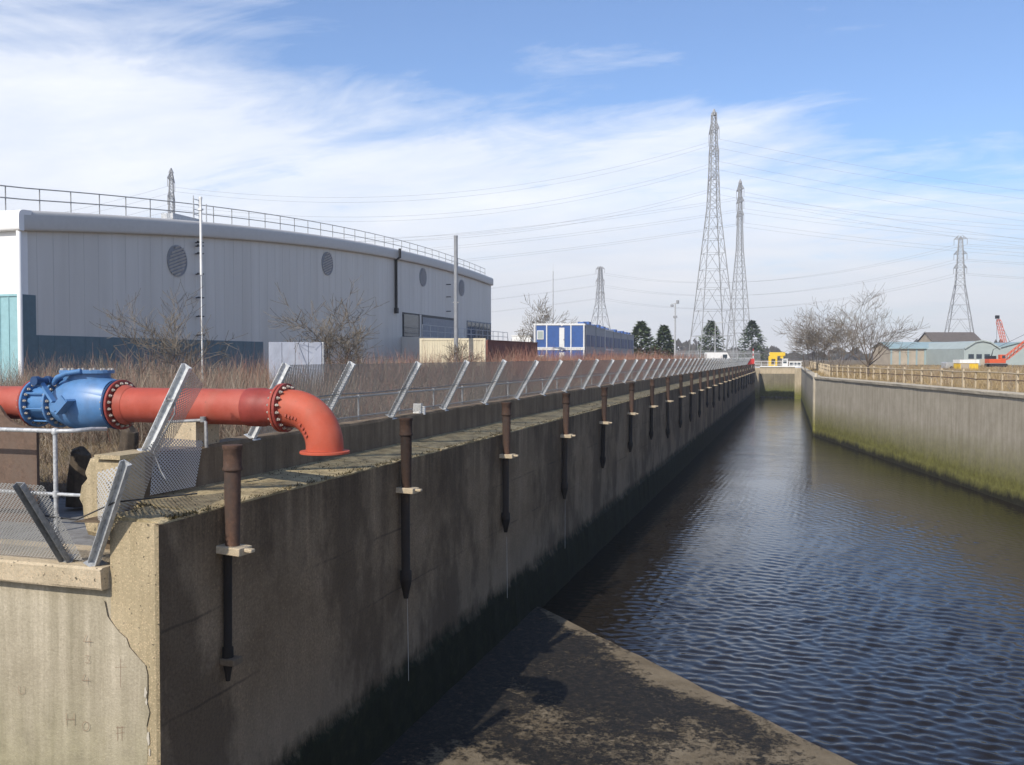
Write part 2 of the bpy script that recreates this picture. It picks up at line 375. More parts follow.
def world():
    k=NM.__new__(NM); k.t=wt; k.n=wn; k.tc=None; k.b=None
    bg=wn['Background']; sky=wn.new('ShaderNodeTexSky'); sky.sky_type='NISHITA'; sky.sun_disc=False
    sky.sun_elevation=SEL; sky.sun_rotation=R(180)+SAZ; sky.altitude=0; sky.air_density=1.0; sky.dust_density=1.0; sky.ozone_density=2.0
    tc=wn.new('ShaderNodeTexCoord'); d=tc.outputs['Generated']
    s=k.add('ShaderNodeSeparateXYZ', Vector=d).outputs; zc=k.math('MAXIMUM', s[2], 0.0)
    zz=k.math('ADD', zc, .16)
    pl=k.add('ShaderNodeCombineXYZ', X=k.math('DIVIDE',s[0],zz), Y=k.math('DIVIDE',s[1],zz), Z=0.0).outputs[0]
    mp=k.add('ShaderNodeMapping', Vector=pl, Rotation=(0,0,R(25)), Scale=(.55,1.0,1.0), Location=(1.7,.6,0)).outputs[0]
    n1=k.noise(1.0,9,.62,mp,.5); n2=k.noise(3.2,8,.66,mp,1.0); n3=k.noise(.45,3,.5,mp)
    n=k.math('ADD', k.math('ADD', k.math('MULTIPLY',n1,.55), k.math('MULTIPLY',n2,.24)), k.math('MULTIPLY',n3,.35))
    # more cloud low down and towards the left of the view, open blue high up and to the right
    side=k.add('ShaderNodeVectorMath',{'operation':'DOT_PRODUCT'}, i0=d, i1=tuple(RGT)).outputs['Value']
    bias=k.math('ADD', k.math('MULTIPLY',side,-.34), k.math('MULTIPLY_ADD',zc,-1.65,.09))
    c=k.math('ADD', k.math('MULTIPLY_ADD', n, 2.0, -.60), bias)
    cl=k.ramp(c, [(.08,0.),(.34,.84),(.52,1.)])
    cl=k.math('MULTIPLY_ADD', cl, .89, .03)
    hz=k.add('ShaderNodeMapRange',{'clamp':True}, Value=zc, i1=0.0, i2=.17, i3=.93, i4=0.0).outputs[0]
    ccol=k.ramp(k.noise(1.6,6,.6,mp), [(.3,(7.0,7.4,8.2)),(.7,(8.8,8.9,9.2))])
    hcol=k.ramp(k.noise(1.3,6,.6,k.add('ShaderNodeMapping', Vector=d, Scale=(2.2,2.2,14)).outputs[0]), [(.35,(5.6,5.85,6.4)),(.68,(6.9,6.85,7.0))])
    skyc=k.mix(1.0, sky.outputs[0], (.98,1.14,1.38), 'MULTIPLY')
    col=k.mix(cl, skyc, ccol); col=k.mix(hz, col, hcol)
    wt.links.new(col, bg.inputs['Color']); bg.inputs['Strength'].default_value=.1
world()
SC.view_settings.view_transform='Standard'; SC.view_settings.look='None'; SC.view_settings.exposure=.38; SC.view_settings.gamma=1
SC.cycles.max_bounces=6; SC.cycles.transparent_max_bounces=24; SC.cycles.volume_bounces=0
SC.cycles.use_denoising=True

# ------------------------------------------------------------------ setting: ground, water, slab
WZ=-6.4; YN=10.2; YG=190.0
XF=-8.25; XP=-9.42; XB=-9.95        # ledge edge, parapet front, parapet back
RW=[(21.3,17.0),(12.1,57.0),(1.75,102.0),(.75,YG)]   # right wall line
g=MB()
S=4000
# one sheet, left part with a lower landing and a bank by the near corner
g.quad((-S,17.4,0),(XB+.02,17.4,0),(XB+.02,YG+7.95,0),(-S,YG+7.95,0))
g.quad((-S,YG+7.95,0),(S,YG+7.95,0),(S,S,0),(-S,S,0))
g.quad((-S,15.2,-.92),(XB+.02,15.2,-.92),(XB+.02,17.4,0),(-S,17.4,0))
g.quad((-S,YN+.05,-.92),(XB+.02,YN+.05,-.92),(XB+.02,15.2,-.92),(-S,15.2,-.92))
o=g.build('ground', M['ground'], recalc=False); o['kind']='structure'; o['label']='rough brown ground behind the dock wall'
g=MB()
for (a,b) in zip(RW[:-1],RW[1:]):
    g.quad((a[0]+.3,a[1],-.16),(S,a[1],-.16),(S,b[1],-.16),(b[0]+.3,b[1],-.16))
g.quad((RW[0][0]+.3,-S,-.16),(S,-S,-.16),(S,RW[0][1],-.16),(RW[0][0]+.3,RW[0][1],-.16))
g.quad((.75+.3,YG,-.16),(S,YG,-.16),(S,YG+7.95,-.01),(1.05,YG+7.95,-.01))
o=g.build('field', M['field'], recalc=False); o['kind']='structure'; o['label']='dry tan field behind the right dock wall'
import numpy as np
def waves():
    rg=np.random.RandomState(4)
    ysr=[9.0]
    while ysr[-1]<78: ysr.append(ysr[-1]+max(.055,.0026*ysr[-1]))
    fine_n=len(ysr)
    xs=np.concatenate([np.arange(-8.6,22.5,.075)]); X,Y=np.meshgrid(xs,np.array(ysr)); Z=np.zeros_like(X)
    wind=R(-97)
    for i in range(90):
        lam=.20*math.exp(rg.rand()*1.05); th=wind+rg.normal(0,.62); kx,ky=math.cos(th)*2*math.pi/lam,math.sin(th)*2*math.pi/lam
        dy=np.maximum(.055,.0026*Y); ly=2*math.pi/max(abs(ky),1e-3); f=np.clip(ly/dy/3-1,0,1)
        Z+=f*lam*.0046*np.cos(kx*X+ky*Y+rg.rand()*6.28)
    gust=.72+.30*np.sin(X*.19+Y*.11+1)*np.sin(Y*.17-X*.08)+.12*np.sin(X*.5-Y*.31)
    Z=Z*gust; fade=np.clip((78-Y)/14,0,1); Z=Z*fade
    edge=np.clip((X+8.7)/.8,.25,1); Z=Z*edge
    v=np.stack([X.ravel(),Y.ravel(),(Z+WZ).ravel()],1); n,m_=X.shape
    idx=np.arange(n*m_).reshape(n,m_); f=np.stack([idx[:-1,:-1],idx[:-1,1:],idx[1:,1:],idx[1:,:-1]],-1).reshape(-1,4)
    vv=v.tolist(); ff=f.tolist(); k=len(vv); y1=ysr[-1]; x0,x1=float(xs[0]),float(xs[-1])
    vv+=[(x0,y1,WZ),(x1,y1,WZ),(x1,YG+9,WZ),(x0,YG+9,WZ)]; ff.append([k,k+1,k+2,k+3]); k+=4
    vv+=[(-45,-80,WZ),(45,-80,WZ),(45,9,WZ),(-45,9,WZ)]; ff.append([k,k+1,k+2,k+3])
    me=bpy.data.meshes.new('water'); me.from_pydata(vv,[],ff); me.polygons.foreach_set('use_smooth',[True]*len(ff)); me.materials.append(M['water'])
    o=bpy.data.objects.new('water',me); C.objects.link(o); return o
o=waves(); o['kind']='structure'; o['label']='rippled dark water in the dock'
# foreground apron slab
E1=Vector((-7.96,28.5,0)); E2=Vector((21.5,-.95,0))
def lerp(a,b,t): return a+(b-a)*t
s=MB(); zt=-6.2; top=[]; N=60
edge=[lerp(E1,E2,i/N)+Vector((random.uniform(-.04,.04),random.uniform(-.04,.04),0)) for i in range(N+1)]
rows=[]
for e in edge:
    rows.append([(e.x,e.y,-7.5),(e.x,e.y,zt-.05+random.uniform(-.01,.01)),(e.x-.04,e.y-.04,zt),(e.x-1.6-.1,e.y-3.0,zt),(max(e.x-30,-30),-25,zt)])
s.grid(rows)
s.quad((-9.5,28.0,zt-.004),(E1.x-.02,E1.y-.05,zt-.004),(E1.x-1.7,E1.y-3,zt-.004),(-9.5,10,zt-.004))
o=s.build('apron_slab', M['slab'], recalc=True)
tag(o,'concrete apron slab blotched with black seaweed in the foreground','slab')

# ------------------------------------------------------------------ left dock wall
dw=thing('dock_wall','long shaded concrete dock wall with a ledge and parapet, left of the water','wall',(XF,YN,0))
def L(p): return (p[0]-XF, p[1]-YN, p[2])
def extrude_y(mb, prof, ys, jit=None, caps=True):
    rows=[]
    for y in ys:
        r=[]
        for i,(x,z) in enumerate(prof):
            j=jit[i] if jit else 0
            r.append(L((x+random.uniform(-j,j), y, z+random.uniform(-j,j))))
        rows.append(r)
    mb.grid(rows)
    if caps: mb.cap(rows[0]); mb.cap(rows[-1])
ys=[YN+i*.5 for i in range(int((YG+8-YN)/.5)+1)]
m=MB(); extrude_y(m, [(XP-.3,-.32),(XF-.02,-.272),(XF,-.292),(XF,-4.85),(XF+.07,-5.0),(XF+.22,-7.6)], ys, [0,.01,.012,.004,.03,.02], caps=False)
m.build('wall_face', M['wall'], dw)
# ledge slabs with joints
m=MB(); y=YN+.75; first=True
yy=YN-.0
edges=[YN, YN+.84, YN+3.3]
while edges[-1]<YG+6: edges.append(edges[-1]+3.44)
for a,b in zip(edges[:-1],edges[1:]):
    n=12; st=[a+.035+(b-a-.07)*i/n for i in range(n+1)]
    dz=random.uniform(-.002,.014)
    xb=XP-.3 if a>YN+.5 else -9.04
    extrude_y(m, [(xb,-.315),(xb,-.15-.1*(xb-XP)/1.17+dz),(XF-.03,-.243+dz),(XF+.006,-.262+dz),(XF-.0,-.285)], st, [0,0,.012,.014,.006])
m.build('ledge', M['ledge'], dw)
# parapet, broken at its near end
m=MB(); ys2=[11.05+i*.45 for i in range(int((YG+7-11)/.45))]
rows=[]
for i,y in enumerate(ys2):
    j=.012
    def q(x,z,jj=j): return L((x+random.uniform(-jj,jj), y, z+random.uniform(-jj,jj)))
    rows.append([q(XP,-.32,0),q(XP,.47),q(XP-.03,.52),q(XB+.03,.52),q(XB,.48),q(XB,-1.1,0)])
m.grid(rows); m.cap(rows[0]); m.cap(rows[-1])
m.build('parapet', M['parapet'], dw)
# jagged broken stub that closes the near parapet end
m=MB(); rnd=random.Random(3)
sil=[(XP+.02,.50),(XB-.05,.50),(XB-.13,.30),(XB-.10,.22),(XB-.22,.10),(XB-.25,-.12),(XB-.20,-.22),(XB-.17,-.45),(XB-.10,-.62),(XP-.12,-.72),(XP-.06,-.30),(XP,-.15),(XP+.02,.12)]
rows=[]
for y,k,j in ((10.86,.93,.015),(10.90,.99,.03),(11.02,1.0,.03),(11.35,1.0,.0)):
    rows.append([L((XP-.3+(x-XP+.3)*k+rnd.uniform(-j,j), y+rnd.uniform(-j,j), (z+.1)*k-.1+rnd.uniform(-j,j))) for x,z in sil])
m.grid(rows, closed=True); m.cap(rows[0]); m.cap(rows[-1])
m.b2(L((XP-.42,10.80,.502)),L((XP+.04,11.6,.565)))
m.build('broken_end', M['corner'], dw)
# near face: corner block and rendered return wall
m=MB(); Xc=-9.02
blk=[(XF-.002,-.30),(XF-.002,-7.6)]
rows=[]
for i in range(16):
    z=-.26-i*(7.3/15); 
    rows.append([L((Xc-.03,YN+.6,z)),L((Xc-.03,YN+random.uniform(-.004,.004),z)),L((XF-.06,YN+random.uniform(-.004,.004),z)),L((XF-.01,YN+.035,z)),L((XF-.004,YN+.62,z))])
m.grid(rows); m.cap(rows[0])
m.build('corner_block', M['corner'], dw)
m=MB(); rows=[]
for i in range(13):
    z=-1.1-i*.55
    rows.append([L((x,YN+.012+random.uniform(-.006,.006)-(.0 if x<-9.05 else .0),z)) for x in (-45,-30,-20,-16,-13,-11,-10,-9.4,-9.0)])
m.grid(rows, smooth=True); m.build('return_face', M['render'], dw)
# thin skim of render that runs across to the crack
m=MB(); 
crk=[atY(px,py,YN) for px,py in ((105,601),(108,616),(113,623),(120,632),(127,638),(130,647),(137,655),(146,665),(148,674),(148,690),(147,700),(150,712),(147,726),(148,745),(147,775))]
rows=[[L((Xc-.15,YN-.006,c.z)),L((c.x,YN-.006,c.z)),L((c.x,YN+.01,c.z))] for c in crk]
m.grid(rows); m.build('render_skim', M['render'], dw)
m=MB()
for a,b in zip(crk[:-3],crk[1:-2]):
    wv=random.uniform(.004,.012)
    m.quad(L((a.x-.002,YN-.010,a.z)),L((a.x+wv,YN-.010,a.z)),L((b.x+wv,YN-.010,b.z)),L((b.x-.002,YN-.010,b.z)))
m.build('crack', M['crack'], dw, recalc=False)
m=MB()
for px,py,wx,hz in ((146,692,.03,.08),(147,702,.02,.05),(149,738,.03,.12),(150,752,.02,.06)):
    c=atY(px,py,YN); ring=[L((c.x+math.cos(t)*wx*random.uniform(.35,1.15),YN-.013,c.z+math.sin(t)*hz*random.uniform(.7,1.1))) for t in [i*math.pi/5 for i in range(10)]]
    m.cap(ring)
m.build('spall', M['spall'], dw, recalc=False)
# coping slab of the return wall
m=MB(); rows=[]
xs=[-45,-30,-20,-16,-14,-13,-12,-11.5,-11,-10.5,-10,-9.6,-9.3,-9.06]
for x in xs:
    e=.014
    rows.append([L((x,YN+1.0,-.885)),L((x,YN-.13+random.uniform(-e,e),-.885+random.uniform(-.008,.004))),L((x,YN-.16+random.uniform(-e,e),-.92)),L((x,YN-.16+random.uniform(-e,e),-1.17)),L((x,YN-.14,-1.2)),L((x,YN+.5,-1.2))])
m.grid(rows); m.cap(rows[-1]); m.build('coping_slab', M['copingstone'], dw)
# chalk and paint marks on the rendered face
def strokes(px,py,h,lines,wd=.0075):
    for ln in lines:
        pts=[atY(px+x*h,py+y*h,YN) for x,y in ln]
        for a,b in zip(pts[:-1],pts[1:]):
            d=(b-a); d.normalize(); n=Vector((-d.z,0,d.x))*wd*.5
            a2=a-d*wd*.3; b2=b+d*wd*.3
            MK.quad(L((a2.x+n.x,YN-.010,a2.z+n.z)),L((b2.x+n.x,YN-.010,b2.z+n.z)),L((b2.x-n.x,YN-.010,b2.z-n.z)),L((a2.x-n.x,YN-.010,a2.z-n.z)))
MK=MB()
four=[[(-.1,-.5),(-.35,.12),(.4,.12)],[(.15,-.2),(.15,.5)]]
three=[[(-.3,-.4),(.2,-.4),(-.05,-.05),(.25,.2),(0,.45),(-.3,.35)]]
H_=[[(-.35,-.5),(-.35,.5)],[(.3,-.5),(.3,.5)],[(-.35,0),(.3,0)]]
O_=[[(.3*math.sin(t),-.42*math.cos(t)) for t in [i*math.pi/5 for i in range(11)]]]
strokes(88,640,11,four); strokes(88,659,9,three,.005); strokes(86,679,10,four)
strokes(71,719,12,H_); strokes(86,726,11,O_)
strokes(121,668,16,[[(-.0,-.6),(0,1.2)],[(-.35,-.05),(.35,-.08)]],.005)
strokes(120,733,12,[[(-.3,-.45),(.4,-.5)],[(-.15,-.6),(-.15,.6)],[(.2,-.6),(.2,.6)],[(-.3,0),(.4,-.05)]])
strokes(22,690,9,[[(-.3,-.5),(-.3,.3),(.0,.45),(.3,.3),(.3,-.4)]],.006)
MK.build('lettering', M['mark'], dw, recalc=False)

# ------------------------------------------------------------------ drain pipes down the wall
ZB=-.86
def make_drain():
    t=thing('drain_pipe','','drain pipe',(XF+.17,11.7,ZB))
    k=ZB
    m=MB().lathe([(.68-k,.150),(.63-k,.152),(.61-k,.135),(.36-k,.135),(.33-k,.148),(.30-k,.148),(.29-k,.128)], seg=18)
    m.build('socket', M['iron'], t)
    m=MB().lathe([(.29-k,.122),(-.1-k,.120),(-.5-k,.11),(.03,.108)], seg=18); m.build('upper_pipe', M['iron'], t)
    m=MB(); m.box((.02,0,-.03),(.42,.34,.12)); m.box((.25,.0,-.012),(.22,.11,.055))
    m.build('bracket', M['copingstone'], t, bevel=.015)
    m=MB().lathe([(-.09,.098),(-1.75,.094),(-1.77,.125),(-1.95,.128)], seg=16); m.build('lower_pipe', M['iron_dark'], t)
    m=MB().lathe([(-1.95,.128),(-2.05,.115),(-2.22,.075),(-2.36,.05)], seg=14); m.build('tapered_tip', M['iron_dark'], t)
    return t
d0=make_drain(); d0['group']='rusty drain pipes along the dock wall'
for i in range(26):
    o=d0 if i==0 else copy_tree(d0)
    o.location=(XF+.17, (11.65,18.0,25.1)[i] if i<3 else 32.2+6.88*(i-3), ZB); o.rotation_euler=(random.uniform(-.012,.012),random.uniform(-.012,.012),0)
    o['label']='rusty iron drain pipe on the dock wall, %s from the near corner'%ORD[i] if i else 'rusty iron drain pipe on the dock wall, closest to the red elbow'
    sc_=random.uniform(.80,1.06) if i else 1.12
    for ch in o.children:
        if ch.name.split('.')[0] in ('lower_pipe','tapered_tip'): ch.scale=(1,1,sc_); ch.location.x=-.03
        if ch.name.startswith('bracket'): ch.rotation_euler=(random.uniform(-.06,.06),random.uniform(-.05,.08),random.uniform(-.08,.08))
    if i==25:
        for ch in d0.children:
            if ch.name.split('.')[0] in ('lower_pipe','tapered_tip'): ch.scale=(.66,.66,.86); ch.location.x=-.085
        MB().box((-.03,0,-1.72),(.26,.24,.10)).build('bracket', M['parapet'], d0, bevel=.015)
    if 1<=i<=3:
        MB().tube([(.0,0,-2.4),(.01,.0,-3.3),(.012,.01,-4.2)],[.002,.003,.004],5).build('water_trickle', M['white'], o)

# ------------------------------------------------------------------ leaning mesh fence along the parapet
fy=[11.55,14.35,16.85]+[20.3+3.47*i for i in range(49)]
fy=[y for y in fy if y<YG-2]
fe=thing('leaning_fence','long fence of leaning galvanised posts and wire mesh on the parapet','fence',(XP-.1,11.5,.52))
LEAN=Vector((.74,0,1.36))
def chan(mb, a, b, w=.075, t=.05, side=Vector((0,1,0))):
    """channel section post from a to b: web plus two lips"""
    a=Vector(a); b=Vector(b); d=(b-a).normalized(); nn=side.cross(d).normalized()
    rot=Matrix((side,d,nn)).transposed(); Ln=(b-a).length; c=(a+b)/2
    mb.box(c, (w,Ln,.012), rot)
    mb.box(c+side*(w/2-.004)+nn*(t/2), (.010,Ln,t), rot); mb.box(c-side*(w/2-.004)+nn*(t/2), (.010,Ln,t), rot)
    mb.box(a+d*.02, (w*1.5,.012,w*1.7), Matrix((side,d,nn)).transposed())
pm=MB(); chan(pm,(0,0,0),LEAN,w=.15,t=.08,side=Vector((LEAN.z,0,-LEAN.x)).normalized())
pp=pm.build('post', M['galv'], fe)
posts=[]
rr=random.Random(5)
for i,y in enumerate(fy):
    o=pp if i==0 else pp.copy()
    if i: C.objects.link(o); o.parent=fe
    o.location=(0,y-11.5,0); o.rotation_euler=(rr.uniform(-.02,.02),rr.uniform(-.02,.03),rr.uniform(-.03,.03))
    if i==0: o.rotation_euler=(0,R(1),0); 
    posts.append(y-11.5)
for i in range(len(posts)-1):
    a=posts[i]; b=posts[i+1]
    off=Vector((-.02,0,0)); k0=.03; k1=.985
    if i==0:                                # torn end: the mesh hangs loose from the first post
        panel('wire_panel',Vector((-.02,a,.02)),Vector((-.06,a+.55,.0)),LEAN*.78+Vector((.0,a+.62,-.02)),LEAN*.97+Vector((.02,a+.05,0)),fe,6,6,.05,'mesh_near')
        panel('wire_panel',Vector((.16,a-.15,-.62)),Vector((.30,a+.75,-.60)),Vector((.20,a+1.1,.1)),Vector((.12,a+.02,.25)),fe,4,4,.05,'mesh_near')
        continue
    panel('wire_panel',Vector((-.02,a,.04)),Vector((-.02,b,.04)),LEAN*k1+Vector((-.02,b,0)),LEAN*k1+Vector((-.02,a,0)),fe,4,3,rr.uniform(-.03,.03))
for fr in (.52,):
    m=MB(); pts=[]
    for i in range(1,len(posts)):
        pts.append(LEAN*fr+Vector((.03,posts[i],0)))
        if i<len(posts)-1: pts.append(LEAN*(fr-.025)+Vector((.03,(posts[i]+posts[i+1])/2,0)))
    m.tube(pts,.012,5); m.build('line_wire', M['galv_dark'], fe)
# loose wire dangling off the first post
w0=[LEAN*.62+Vector((-.06,.0,0)),LEAN*.6+Vector((.09,.02,.02)),LEAN*.5+Vector((.16,.02,-.06)),LEAN*.3+Vector((.05,.0,-.2)),LEAN*.1+Vector((.08,-.0,-.1)),LEAN*.0+Vector((.3,-.02,-.25)),Vector((.42,-.02,-.42))]
MB().tube(w0,.012,6).build('loose_wire', M['galv_dark'], fe)

# near corner fence on the return coping
nf=thing('corner_fence','short fence of two splayed steel posts and mesh on the near coping','fence',(-9.3,YN,-.885))
def NL(p): return Vector(p)-Vector((-9.3,YN,-.885))
m=MB(); a=atY(95,563,YN); b=P(128,462,11.95); a.z=-.885
chan(m,NL(a),NL(b),.14,.08,Vector((.9,.0,-.45)).normalized()); m.build('post', M['rail'], nf)
m=MB(); a2=atY(68,560,YN+.05); a2.z=-.885; b2=a2+Vector((0,-.80,1.22))
chan(m,NL(a2),NL(b2),.14,.08,Vector((1,0,0))); m.build('post', M['galv_dark'], nf)
al=Vector((-13.5,a2.y,-.88)); bl=al+Vector((0,-.80,1.25)); 
ar=Vector((a2.x+.27,a2.y-.0,-.86)); br=Vector((a2.x+.30,a2.y-.72,.30))
panel('wire_panel',NL(al),NL(ar),NL(br),NL(bl),nf,8,4,.04,'mesh_near')
m=MB(); a3=al+Vector((.6,0,0)); chan(m,NL(a3),NL(a3+Vector((0,-.8,1.22))),.11,.07,Vector((1,0,0))); m.build('post', M['galv_dark'], nf)
panel('wire_panel',NL(a+Vector((-.22,.30,.10))),NL(a+Vector((-.03,.0,.03))),NL(b+Vector((-.03,0,-.03))),NL((-9.72,10.72,.32)),nf,4,4,.03,'mesh_near')
cw=[b2*.6+a2*.4, (b2*.5+a2*.5+b*.3+a*.0+a2*.0) if False else lerp(lerp(a2,b2,.55),lerp(a,b,.5),.5)+Vector((0,0,-.04)), lerp(a,b,.62), lerp(a,b,.6)+Vector((.8,.7,.08))]
MB().tube([NL(p) for p in cw],.012,6).build('line_wire', M['black'], nf)
# second mesh sheet from the corner post to the parapet fence
panel('wire_panel',NL(a+Vector((.03,.03,.25))),NL((XP+.10,11.2,-.12)),NL((XP+.45,11.35,.95)),NL(b+Vector((0,.02,0))),nf,5,5,.06,'mesh_near')

# ------------------------------------------------------------------ tubular handrails
hr=thing('handrail','galvanised tubular handrail running behind the leaning fence','railing',(-10.25,17.6,0))
m=MB().tube([(0,i*2.4,1.03+random.uniform(-.008,.008)) for i in range(72)],.027,8); m.build('rail', M['rail'], hr)
MB().tube([(0,i*2.4,.55) for i in range(72)],.022,6).build('rail', M['rail'], hr)
pm=MB(); pm.tube([(0,0,0),(0,0,1.03)],.027,8); pm.lathe([(.985,.036),(1.0,.046),(1.06,.046),(1.075,.036)],seg=10); pm.box((0,0,.01),(.14,.14,.02))
p0=pm.build('post', M['rail'], hr)
for i in range(72):
    o=p0 if i==0 else p0.copy()
    if i: C.objects.link(o); o.parent=hr
    o.location=(0,i*2.4,0)
nr=thing('landing_handrail','pale galvanised handrail on the landing in front of the blue valve','railing',(-12.0,12.0,-.92))
q=atY(55,431,12.0)
x0=q.x+12.0; z0=q.z+.92
end=[(-5,0,z0),(-2,0,z0),(x0,0,z0),(x0+.22,.02,z0+.005),(x0+.36,.10,z0+.01),(x0+.46,.30,z0+.02),(x0+.50,.60,z0+.0)]
MB().tube(end,.036,10).build('rail', M['rail'], nr)
MB().tube([(-5,0,z0-1.05),(x0,0,z0-1.05),(x0+1.2,.05,z0-1.05)],.03,8).build('rail', M['rail'], nr)
pm=MB().tube([(0,0,0),(0,0,z0)],.036,10); pm.lathe([(z0-.06,.045),(z0-.04,.055),(z0+.04,.055),(z0+.05,.03)],seg=10)
pm.lathe([(z0-1.1,.05),(z0-1.0,.05)],seg=10)
o=pm.build('post', M['rail'], nr); o.location=(x0,0,0)
for dx in (-2.2,-4.4):
    o2=o.copy(); C.objects.link(o2); o2.parent=nr; o2.location=(x0+dx,0,0)
tag(MB().b2((-S*.01-10,YN+.9,-.93),(XB-.001,15.1,-.905)).build('landing_paving', M['paving']),'grey paved landing behind the near coping','landing',kind='structure')

# ------------------------------------------------------------------ pipeline: red pipe, blue valve, red elbow
PY=13.0; PZ=1.17; PR=.30
BOLT=None
def put_bolts(parent, x, rad, nb, th):
    global BOLT
    for k in range(nb):
        t=2*math.pi*(k+.5)/nb
        if BOLT is None:
            m=MB()
            for sd in (-1,1): m.lathe([(sd*.0,.014),(sd*.0225,.014),(sd*.0226,.028),(sd*.055,.028),(sd*.056,.015),(sd*.08,.015)],axis='X',seg=6,smooth=False)
            o=m.build('bolt',M['bolt'],parent); BOLT=o
        else: o=BOLT.copy(); C.objects.link(o); o.parent=parent
        o.location=(x,rad*math.cos(t),rad*math.sin(t)); o.rotation_euler=(random.random(),0,0)
def flange(parent, x, mat, r=.43, th=.045, nb=20, side=1, boltmat=None, bolt_side=None):
    f=MB().lathe([(x-th/2,PR),(x-th/2,r-.008),(x-th/2+.008,r),(x+th/2-.008,r),(x+th/2,r-.008),(x+th/2,PR)],axis='X',seg=40,smooth=False).build('flange', mat, parent)
    put_bolts(f,x,r-.065,nb,th); return f
def ringpts(x,r,n=32): return
# right-hand pipe from valve to elbow
rp=thing('red_pipe','straight red pipe between the blue valve and the red elbow','pipe',(-9.9,PY,PZ))
bx=-9.9
x1=-11.25-bx; x2=-8.05-bx
m=MB().lathe([(x1,PR),(x1+.9,PR),(x1+1.8,PR),(x2-.32,PR)],axis='X',seg=40); m.build('barrel', M['red'], rp)
m=MB().lathe([(x2-.62,PR+.012),(x2-.60,PR+.02),(x2-.32,PR+.02),(x2-.30,PR+.004),(x2-.05,PR+.004)],axis='X',seg=40); m.build('sleeve', M['reddark'], rp)
flange(rp,x1+.02,M['reddark'],.435); flange(rp,x2,M['red'],.40,nb=18)
MB().lathe([(x1+.1,PR+.05),(x1+.22,PR+.006)],axis='X',seg=40,caps=False).build('hub', M['red'], rp)
el=thing('red_elbow','bright red pipe elbow turning down over the dock edge','pipe',(-7.97,PY,PZ))
pts=[(0,0,0)]+[(.08+.62*math.sin(t),0,-.62*(1-math.cos(t))) for t in [i*math.pi/2/14 for i in range(15)]]+[(.70,0,-.68)]
m=MB(); m.tube(pts,[PR]*len(pts),40,caps=False)
m.tube(pts[::-1],[PR-.025]*len(pts),32,caps=False)
m.build('bend', M['redbright'], el)
m=MB().lathe([(-.725,.275),(-.725,.392),(-.72,.40),(-.69,.40),(-.682,.392),(-.682,PR-.01)],c=(.70,0,0),seg=40,smooth=False,caps=False); m.build('outlet_rim', M['redbright'], el)
# flange of the elbow
f=MB().lathe([(-.035,PR-.01),(-.035,.40),(.01,.40),(.01,PR-.01)],axis='X',seg=40,smooth=False,caps=False).build('flange', M['reddark'], el)
put_bolts(f,-.012,.345,18,.045)
# foundry marks on the outside of the bend, faint dark
m=MB()
for k,(xx,zz) in enumerate([(.16,-.10),(.22,-.12),(.28,-.13),(.34,-.15),(.42,-.24),(.47,-.30),(.50,-.36),(.53,-.42)]):
    m.box((xx,-PR+.002,zz),(.035,.006,.05),Matrix.Rotation(R(20+k*5),3,'Y'))
m.build('cast_mark', M['red'], el)
# blue valve
vx=-12.2
va=thing('check_valve','big blue swing valve with bolted flanges between the red pipes','valve',(vx,PY,PZ))
def vl(x): return x-vx
prof=[(vl(-12.53),.30),(vl(-12.50),.34),(vl(-12.40),.38),(vl(-12.22),.44),(vl(-11.98),.475),(vl(-11.75),.465),(vl(-11.55),.425),(vl(-11.38),.365),(vl(-11.30),.345),(vl(-11.28),.33)]
m=MB().lathe(prof,axis='X',seg=44)
dome=[(x,r*.92) for x,r in prof[2:-2]]
m.lathe(dome,c=(0,0,.09),axis='X',seg=40,caps=False); m.build('body', M['blue'], va)
m=MB().lathe([(vl(-13.02),.30),(vl(-12.58),.30)],axis='X',seg=40)
for k in range(8):
    t=2*math.pi*(k+.3)/8; m.tube([(vl(-13.04),.36*math.cos(t),.36*math.sin(t)),(vl(-12.56),.36*math.cos(t),.36*math.sin(t))],.018,6)
m.build('spool', M['blue'], va)
flange(va,vl(-13.06),M['blue'],.43); flange(va,vl(-12.56),M['blue'],.43); flange(va,vl(-11.298),M['bluedark'],.435)
cx_=vl(-11.98)
m=MB(); ring=[(cx_+.46*math.cos(t),.27*math.sin(t)) for t in [i*2*math.pi/28 for i in range(28)]]
m.grid([[(x,y,.36) for x,y in ring],[(x,y,.545) for x,y in ring]],closed=True,smooth=True)
r2=[(cx_+(x-cx_)*1.14,y*1.25) for x,y in ring]
m.grid([[(x,y,.545) for x,y in r2],[(x,y,.60) for x,y in r2]],closed=True); m.cap([(x,y,.545) for x,y in r2]); m.cap([(x,y,.60) for x,y in r2])
m.build('bonnet', M['blue'], va)
bn_=[o for o in bpy.data.objects if o.name.startswith('bonnet')][-1]; hx=None
for k in range(14):
    t=2*math.pi*k/14
    if hx is None: o=hx=MB().lathe([(.59,.026),(.635,.026)],seg=6,smooth=False).build('bolt',M['bolt'],bn_)
    else: o=hx.copy(); C.objects.link(o); o.parent=bn_
    o.location=(cx_+.48*math.cos(t),.30*math.sin(t),0)
m=MB(); m.tube([(vl(-12.40),-.34,.36),(vl(-12.28),-.37,.47),(vl(-12.08),-.36,.55),(vl(-11.8),-.33,.585)],.045,6); m.build('rib', M['blue'], va)
m=MB(); m.tube([(vl(-12.46),-.60,.42),(vl(-12.46),.30,.42)],.055,12); m.lathe([(-.70,.08),(-.60,.08)],c=(vl(-12.46),0,.42),axis='Y',seg=14); m.lathe([(-.42,.08),(-.36,.08)],c=(vl(-12.46),0,.42),axis='Y',seg=14); m.build('spindle', M['bluedark'], va)
